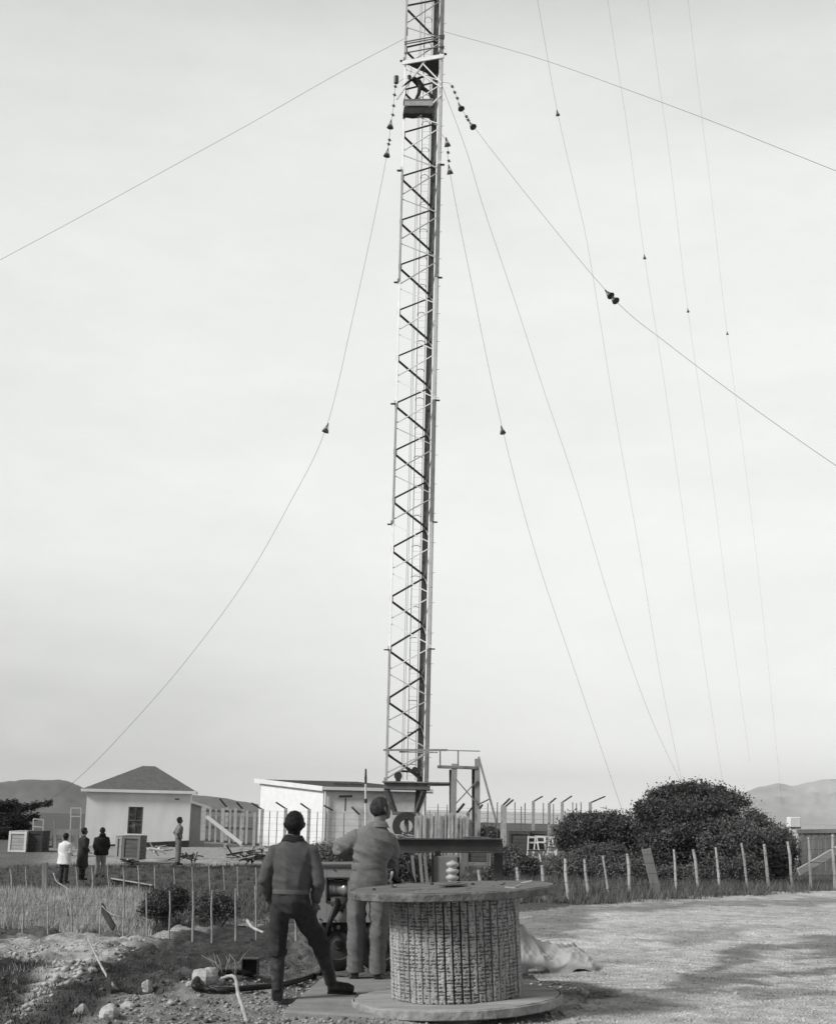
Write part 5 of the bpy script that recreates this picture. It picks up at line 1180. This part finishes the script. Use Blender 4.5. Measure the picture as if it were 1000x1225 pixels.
for a, b_ in ((Hq(-ex, -ex - .03, zE + .04), Hq(WH + ex, -ex - .03, zE + .04)), (Hq(WH + ex + .03, -ex, zE + .04), Hq(WH + ex + .03, DH + ex, zE + .04)), (Hq(-ex - .03, -ex, zE + .04), Hq(-ex - .03, DH + ex, zE + .04))): q.bar(a, b_, .05, .13)
q.build('fascia', M_white, hut)
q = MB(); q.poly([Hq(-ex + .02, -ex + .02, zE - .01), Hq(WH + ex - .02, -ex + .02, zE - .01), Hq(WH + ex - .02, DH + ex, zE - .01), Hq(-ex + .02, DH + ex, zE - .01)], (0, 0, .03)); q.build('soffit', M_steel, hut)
q = MB(); q.poly([Hq(.0, -.04, zb), Hq(WH + .02, -.04, zb), Hq(WH + .02, -.04, gz + .56), Hq(2.0, -.04, gz + .38), Hq(0, -.04, gz + .20)], (0, 0.036, 0)); q.build('plinth', mat('tarred_plinth', .03, .8), hut)
q = MB(); fw = .045
for a, b_ in (((wx0, wz0), (wx1, wz0)), ((wx0, wz1), (wx1, wz1)), ((wx0, (wz0 + wz1) / 2), (wx1, (wz0 + wz1) / 2))): q.bar(Hq(a[0], .04, a[1]), Hq(b_[0], .04, b_[1]), .06, .055)
for x_ in (wx0 + .025, wx1 - .025): q.bar(Hq(x_, .042, wz0), Hq(x_, .042, wz1), .06, .055)
q.bar(Hq((wx0 + wx1) / 2, .05, wz0), Hq((wx0 + wx1) / 2, .05, wz1), .03, .02)
wn = q.build('window', mat('window_frame_paint', .12, .6), hut)
q = MB(); q.poly([Hq(wx0, .07, wz0), Hq(wx1, .07, wz0), Hq(wx1, .07, wz1), Hq(wx0, .07, wz1)], (0, .008, 0)); sub('pane', q, mat('hut_glass', .06, .15, .6, 4, spots=.4, spotg=.20, spotscale=4), wn)
q = MB(); q.bar(Hq(wx0 - .06, -.03, wz0 - .04), Hq(wx1 + .06, -.03, wz0 - .04), .07, .05); sub('sill', q, M_white, wn)
q = MB(); q.box(Hq(4.15, -.008, zE - .28), (.20, .012, .06), Matrix.Rotation(th, 3, 'Z')); q.build('air_vent', M_steel, hut)
# lean-to on its right
la, lb = at(221, 1007, 68.0), at(244, 1006, 69.2)
q = MB(); zt0, zt1 = at(223, 959.5, 68.0).z, at(243, 967, 69.2).z
q.poly([(la.x, 68, -.6), (lb.x, 69.2, -.6), (lb.x, 69.2, zt1), (la.x, 68, zt0)], (-.1, .1, 0)); q.build('lean_to_wall', mat('grey_boarding', .28, .9, .12, 4), hut)
q = MB(); q.poly([(la.x - .05, 67.9, zt0 + .02), (lb.x + .2, 69.15, zt1 + .0), (lb.x + .0, 70.4, zt1 + .0), (la.x - .3, 69.5, zt0 + .02)], (0, 0, .03)); q.build('lean_to_roof', mat('roof_iron', .085), hut)
q = MB(); q.bar((la.x + .1, 67.85, zt0 + .05), (lb.x + .22, 69.1, zt1 + .02), .04, .11); q.build('barge_board', M_white, hut)

# ------------------------------------------------------------------ shed with mono-pitch roof
C_, R_, Lc = at(385, 1000, 66.6), at(509, 1000, 67.2), at(308, 1000, 71.6)
gz = -.6; zc, zr2, zl = at(385, 943.5, 66.6).z, at(509, 945.5, 67.2).z, at(308, 934.5, 71.6).z
zr2 = zc
Bc = Vector((Lc.x + R_.x - C_.x, Lc.y + R_.y - C_.y, 0))
shed = thing('shed', 'long pale shed with a low sloping roof behind the mast foot', 'shed', (C_.x, C_.y, gz))
def wl(a, za, b_, zb_, m_, nm):
    q = MB(); d = Vector((b_.x - a.x, b_.y - a.y, 0)).normalized(); n_ = Vector((-d.y, d.x, 0)) * .12; pa = Vector((a.x, a.y, gz)) ; pb = Vector((b_.x, b_.y, gz))
    q.poly([pa, pb, Vector((b_.x, b_.y, zb_)), Vector((a.x, a.y, za))], n_); return q.build(nm, m_, shed)
M_sh = mat('shed_white', .80, .7, .06, 3, .1, 20); M_sh2 = mat('shed_front_paint', .80, .8, .12, 3, .1, 20, spots=.3, spotg=.7, spotscale=2)
wl(Lc, zl, C_, zc, M_sh, 'end_wall'); wl(C_ + Vector((.15, -.01, 0)), zc, R_, zc, M_sh2, 'front_wall'); wl(R_, zc, Bc, zl, M_sh2, 'end_wall'); wl(Bc, zl, Lc, zl, M_sh2, 'back_wall')
q = MB(); up_ = Vector((Lc.x - C_.x, Lc.y - C_.y, zl - zc)).normalized(); al = Vector((R_.x - C_.x, R_.y - C_.y, 0)).normalized()
c1 = Vector((C_.x, C_.y, zc + .02)); r1_ = Vector((R_.x, R_.y, zc + .02)); l1 = Vector((Lc.x, Lc.y, zl + .02)); b1_ = Vector((Bc.x, Bc.y, zl + .02))
rf = [c1 - al * .12 - up_ * .2, r1_ + al * .2 - up_ * .2, b1_ + al * .2 + up_ * .25, l1 - al * .12 + up_ * .25]
q.poly(rf, (0, 0, .05)); roof = q.build('roof', mat('shed_roof_felt', .045, .8, .3, 4), shed)
q = MB(); q.bar(rf[3] + Vector((-.02, -.03, -.02)), rf[0] + Vector((-.02, -.03, -.02)), .05, .22); q.bar(rf[0] + Vector((0, -.04, -.0)), rf[1] + Vector((0, -.04, .0)), .06, .15); q.build('fascia', M_white, shed)
q = MB(); q.bar(rf[0] + Vector((0, -.09, -.1)), rf[1] + Vector((0, -.09, -.1)), .05, .05); q.build('gutter', M_steel, shed)
q = MB(); q.tube([(C_.x + .12, C_.y - .14, zc - .1), (C_.x + .12, C_.y - .12, gz)], .055, 10); q.build('downpipe', M_white, shed)
c = None
q = MB(); q.bar(at(405.5, 953.2, 66.3), at(421.5, 952.8, 66.3), .08, .10); q.bar(at(413.5, 955, 66.3), at(413, 971, 66.3), .06, .06); tag(q.build('tee_bracket', M_black), 'dark T-shaped steel bracket standing before the shed front', 'bracket')
q = MB(); q.tube([at(438, 1000, 66.1) - Vector((0, 0, .8)), at(437.5, 944, 66.1), at(437.5, 926, 66.1)], [.045, .045, .04], 8); q.build
pp = thing('vent_pipe', 'thin white pipe with dark collars rising over the shed roof left of the mast', 'pipe', at(438, 1000, 66.1) - Vector((0, 0, .8)))
q.build('pipe', M_white, pp); q = MB(); q.tube([at(437.5, 956, 66.1), at(437.5, 961, 66.1)], .07, 8); q.tube([at(437.5, 938, 66.1), at(437.5, 931, 66.1), at(437.6, 926, 66.1), at(437.6, 920, 66.1)], [.05, .06, .045, .04], 8); q.build('collar', M_mdark, pp)
# roofing scraps on the shed roof
for px, lab in ((408, 'dark loose roofing scrap left on the shed roof'), (426, 'second dark roofing scrap on the shed roof, nearer the pipe')):
    q = MB(); c = at(px, 933.5, 68.6); c.z = float(np.interp(0, [0], [0])) + (zc + .10 + (zl - zc) * .35); q.poly([c + Vector((-.35, -.1, 0)), c + Vector((.35, -.12, .0)), c + Vector((.3, .25, .02)), c + Vector((-.2, .2, .06))], (0, 0, .05)); tag(q.build('roofing_scrap', M_mdark), lab, 'scrap')
# winch gear standing on the mast deck
gr = thing('pulley_block', 'dark pulley block and gear standing on the deck inside the mast foot', 'pulley', (-.55, 63.6, 2.82))
q = MB(); q.box((-.62, 63.6, 3.02), (.22, .3, .4)); q.tube([(-.62, 63.6, 3.2), (-.45, 63.6, 3.28), (.05, 63.6, 3.25), (.2, 63.6, 3.1), (.35, 63.6, 2.85)], .05, 8); q.build('frame', M_mdark, gr)
q = MB(); q.lathe((-.62, 63.42, 3.05), [(0, -.05), (.18, -.05), (.15, 0), (.18, .05), (0, .05)], 20, 'Y'); q.build('sheave', M_mdark, gr); q = MB(); q.lathe((.12, 63.42, 3.33), [(0, -.05), (.14, -.05), (.12, 0), (.14, .05), (0, .05)], 20, 'Y'); q.build('sheave', M_mdark, gr)

# timber framework at the left end of the enclosure
tf = thing('stud_wall', 'open pale timber framework with a diagonal board, between the hut and the shed', 'frame', at(275, 1006, 58))
for px, y0, y1, w_ in ((244, 966, 1006, .20), (252, 967, 1006, .09), (259, 968, 1008, .08), (267, 967, 1008, .14), (276, 968, 1009, .08), (282, 967, 1008, .12), (289, 975, 1010, .10), (296, 970, 1010, .09), (305, 972, 1012, .11)):
    q = MB(); q.bar(at(px - 1.5, y1, 58), at(px, y0, 58), w_, .08, side=(0, 1, 0)); q.build('upright', M_cratel if w_ > .085 else mat('grey_stud', .38, .9, .3, 4), tf)
q = MB(); q.bar(at(247, 977, 57.9), at(289, 1010, 57.9), .05, .15); q.build('diagonal_board', M_white, tf)
q = MB(); q.bar(at(243, 970, 58.1), at(305, 972, 58.1), .06, .09); q.bar(at(243, 990, 58.1), at(305, 992, 58.1), .05, .07); q.bar(at(243, 1005, 58.1), at(310, 1011, 58.1), .06, .1); q.build('rail', M_wood, tf)
# thin-wire aerial lines behind
# crates
def crate(px0, py0, px1, py1, Y, yaw, dep, label, m_, m2=None, boards=6, group='timber crates'):
    a = at(px0, py1, Y); b_ = at(px1, py1, Y); wv = b_.x - a.x; h_ = at(px0, py0, Y).z - a.z; c = Vector(((a.x + b_.x) / 2, Y, a.z)); root = thing('crate', label, 'crate', c, group)
    rt = Matrix.Rotation(yaw, 3, 'Z'); q = MB(); bh = h_ / boards
    for i in range(boards):
        for sy in (0, 1): q.box(c + rt @ Vector((0, sy * dep, bh * (i + .5))), (wv - .06, .025, bh * .93), rt)
        for sx in (-1, 1): q.box(c + rt @ Vector((sx * (wv / 2 - .02), dep / 2, bh * (i + .5))), (.025, dep - .03, bh * .93), rt)
    q.box(c + rt @ Vector((0, dep / 2, h_ + .012)), (wv, dep + .03, .024), rt); q.box(c + rt @ Vector((0, dep / 2, .015)), (wv - .08, dep - .05, .02), rt); q.build('board', m_, root)
    q = MB()
    for sx in (-1, 1):
        q.box(c + rt @ Vector((sx * (wv / 2 - .05), -.028, h_ / 2)), (.09, .028, h_), rt)
    for z in (.05, h_ - .05): q.box(c + rt @ Vector((0, -.026, z)), (wv - .192, .026, .08), rt)
    q.build('batten', m2 or m_, root); return root
crate(9, 995, 31, 1020, 60, R(-3), 1.4, 'pale crate end at the left edge under the conifer', M_cratel, M_white)
crate(31.5, 995, 50, 1020, 60.2, 0, 1.2, 'dark crate standing against the pale one at the left edge', mat('dark_crate_board', .06, .9, .3, 4), None)
crate(145, 1000.5, 167, 1029, 55.2, R(-4), 1.0, 'large brown crate standing under the hut window', M_crate, M_wood)
crate(137, 1001, 145, 1028, 55.6, R(-4), .8, 'narrow paler crate against the left side of the crate under the hut window', M_wood, M_cratel)
crate(555, 1003, 587, 1036, 34, R(3), .8, 'planked crate just right of the steel column, behind the reel', mat('mid_crate_board', .10, .9, .35, 4, spots=.3, spotg=.05), M_wood)
crate(608, 995, 634, 1022, 50, R(0), 1.2, 'dark timber crate behind the white chairs', mat('mid_crate_board', .10), None)
crate(634.5, 995, 655, 1018, 50.3, R(2), 1.0, 'dark timber crate right of its twin, beside the round tree', mat('mid_crate_board', .10), None)
# pens / racks by the hut
def rack(label, pts, Y, w_, m_, name='frame_rack', cat='rack', group=None, q0=None):
    root = thing(name, label, cat, at(pts[0][0], max(pts[0][1], pts[0][3]), Y), group); q = MB(); r_ = MB()
    for x0, y0, x1, y1 in pts: (q if abs(x1 - x0) < abs(y1 - y0) * .5 else r_).bar(at(x0, y0, Y), at(x1, y1, Y + .01), w_, w_)
    q.build('upright', m_, root); r_.build('crossbar', m_, root); return root
rack('tall pale pipe rack left of the hut corner', [(85, 967, 84, 1005), (97, 967, 96, 1005), (85, 967, 97, 967), (85, 977, 97, 977)], 64, .05, M_cratel, group='pipe racks left of the hut')
rack('pale pipe rack in front of the conifer, left of the crates', [(40, 980, 39, 1014), (52, 981, 51, 1014), (40, 980, 52, 981), (39.7, 989, 52, 990)], 61.5, .05, M_cratel, group='pipe racks left of the hut')
rack('single tall post with a foot rail right of the dark crate', [(65, 981, 64, 1013), (50, 1013, 66, 1013.5)], 61, .09, M_wood)
rack('low rough timber rail pen behind the three people', [(66, 992, 66, 1016), (76, 994, 76, 1018), (84, 994, 83, 1018), (66, 994, 100, 994.5), (66, 997, 100, 998), (92, 994, 92, 1016)], 58.5, .13, M_wood, 'timber_pen', 'pen')
# white folding chairs right
def chair(px, py, Y, sc, label, yaw):
    c = at(px, py, Y); root = thing('folding_chair', label, 'chair', c, 'white chairs stacked by the dark crates'); rt = Matrix.Rotation(yaw, 3, 'Z'); f_ = lambda x, y, z: c + rt @ Vector((x * sc, y * sc, z * sc))
    for s_ in (-1, 1):
        q = MB(); q.bar(f_(s_ * .27, -.22, 0), f_(s_ * .17, .16, .98), .06 * sc, .045 * sc); q.build('leg', M_white, root); q = MB(); q.bar(f_(s_ * .25, .28, 0), f_(s_ * .22, -.15, .46), .05 * sc, .04 * sc); q.build('leg', M_white, root)
    q = MB(); q.bar(f_(0, -.2, .45), f_(0, .14, .45), .44 * sc, .03 * sc); q.build('seat', M_mdark, root)
    q = MB(); q.bar(f_(-.18, .14, .95), f_(.18, .14, .95), .05 * sc, .08 * sc); q.build('backrest', M_white, root)
    for zz_, yy_, xx_ in ((.74, .09, .19), (.44, -.06, .22), (.16, -.16, .25)): q = MB(); q.bar(f_(-xx_, yy_, zz_), f_(xx_, yy_, zz_), .04 * sc, .06 * sc); q.build('crossbar', M_white, root)
chair(637.5, 1031, 45, .78, 'white folding chair standing leftmost before the dark crate', R(5)); chair(645.5, 1031, 45.3, .80, 'white folding chair between two others before the dark crate', R(-6))
chair(657, 1024, 46, .62, 'white folding chair nearest the round tree, higher up than its neighbours', R(12)); chair(661, 1023.5, 46.5, .60, 'white folding chair tucked behind the one nearest the round tree', R(-20))

# right-hand timber pen with concrete block
bk = thing('concrete_block', 'tall white concrete block standing beside the timber pen at right', 'block', at(951, 1030, 47)); q = MB(); q.poly([at(945, 1030, 47), at(958.5, 1030, 47), at(958, 978, 47), at(945, 978, 47)], (.0, .45, 0)); q.build('block', M_white, bk, bevel=.02)
q = MB(); q.bar(at(945.5, 990, 46.98), at(958.3, 990, 46.98), .03, .02); q.build('strap', M_steel, bk)
pn = thing('timber_pen', 'timber yard pen of close uprights under a heavy top rail at the right edge', 'pen', at(980, 1035, 44))
q = MB(); q.bar(at(953, 995, 44), at(1040, 994, 44), .16, .12); q.bar(at(960, 998, 44.1), at(1040, 998, 44.1), .1, .05); q.build('top_rail', M_wood, pn)
for px in (957, 965, 973, 981, 989, 997, 1005, 1013, 1021, 1029): q = MB(); q.bar(at(px, 1042, 44), at(px - .5, 996, 44), .09, .07, side=(0, 1, 0)); q.build('upright', M_postd, pn)
q = MB(); q.bar(at(955, 1044, 39), at(1010, 1012, 39.5), .06, .20); tag(q.build('leaning_plank', M_cratel, None, bevel=.01), 'thick pale plank leaning up to the right behind the fence at the right edge', 'plank')
q = MB(); q.bar(at(930, 985, 43), at(944, 992, 43), .10, .06); tag(q.build('broken_branch', M_stick), 'pale broken branch poking out of the tree beside the white block', 'branch')

# troughs and planks on the left
q = MB(); a, b_ = at(133, 1052, 47.9), at(182, 1060, 47.2)
q.poly([a, b_, b_ + Vector((.02, 0, -.17)), a + Vector((.45, 0, -.22)), a + Vector((.02, 0, -.04))], (0, .5, 0)); q.build
dg_ = thing('punt_trough', 'dark shallow trough with a pale rim lying behind the farther wire fence', 'trough', a); q.build('hull', M_mdark, dg_)
q = MB(); q.bar(a + Vector((0, -.01, .02)), b_ + Vector((0, -.01, .02)), .05, .035); q.build('rim', M_cratel, dg_)
q = MB(); q.bar(at(121, 1084, 34.6), at(136, 1111, 34.2), .05, .16); tag(q.build('leaning_board', M_mdark), 'dark board leaning against the near wire fence beside the dry grass', 'board')
pathtube('bent_pole', [(122, 1084, 34.5), (130, 1092, 34.4), (140, 1096, 34.3), (148, 1098, 34.3)], .012, M_stick, 'thin bent pale pole at the top of the dark leaning board', 'pole')
pathtube('bent_pole', [(64, 1045, 47.3), (68, 1055, 47.2), (80, 1063, 47.0), (90, 1072, 46.5)], .02, M_stick, 'pale crooked branch caught in the farther fence below the raincoat', 'branch')
# debris heaps
def heap(px, py, Y, wpx, label, seed, n=26, m1=M_mdark, m2=M_cratel, hmul=.35):
    rs = random.Random(seed); root = thing('scrap_heap', label, 'heap', at(px, py, Y), 'scrap heaps in the yard'); q = MB(); q2 = MB(); w_ = wpx / F_PX * Y
    for i in range(n):
        c = at(px, py, Y) + Vector((rs.gauss(0, w_ * .25), rs.uniform(-.5, .5), rs.random() ** 2 * w_ * hmul * .55)); d = Vector((rs.uniform(-1, 1), rs.uniform(-.4, .4), rs.uniform(-.2, .25))).normalized() * rs.uniform(.12, .38)
        (q if rs.random() < .7 else q2).bar(c - d, c + d, rs.uniform(.03, .08), rs.uniform(.02, .06))
    q.build('scrap', m1, root); q2.build('timber_piece', m2, root)
heap(297, 1027, 55.5, 48, 'heap of dark scrap and timber left of the head of the man in boots', 1, 46); heap(190, 1017, 57.5, 22, 'small heap of pale rubbish right of the crate under the hut window', 2, 16, M_wood, M_white); heap(226, 1026, 56, 26, 'low dark scrap heap right of the man with hands on hips', 3, 18, hmul=.12)
heap(153, 1031, 54.6, 14, 'small dark bundle at the foot of the crate under the hut window', 4, 14, hmul=.25); heap(505, 1003, 60, 60, 'rubble and offcuts heaped along the foot of the palings', 5, 40, M_wood, M_cratel, .1); heap(340, 1018, 57, 44, 'scrap lying before the shed, behind the man in boots', 6, 30, hmul=.15)
q = MB(); 
for i, (px, py) in enumerate(((493, 1024), (502, 1022), (508, 1024))): 
    b_ = at(px + 3, 1056, 24); q.bar(b_, at(px, py, 24), .05, .05)
tag(q.build('leaning_stakes', M_postd), 'bundle of three pale stakes under the steel cross beam', 'stakes')

# ------------------------------------------------------------------ haze
q = MB(); q.poly([(-7500, -150, -75), (7500, -150, -75), (7500, 9500, -75), (-7500, 9500, -75)], (0, 0, 308)); hz = q.build('haze', None)
hm = bpy.data.materials.new('haze'); hm.use_nodes = True; n_ = hm.node_tree.nodes; n_.clear(); vo = n_.new('ShaderNodeVolumePrincipled'); ou = n_.new('ShaderNodeOutputMaterial'); hm.node_tree.links.new(vo.outputs[0], ou.inputs['Volume'])
vo.inputs['Color'].default_value = (1, 1, 1, 1); vo.inputs['Density'].default_value = 1.1e-4; vo.inputs['Anisotropy'].default_value = 0
hz.data.materials.append(hm); struct(hz, 'stuff')
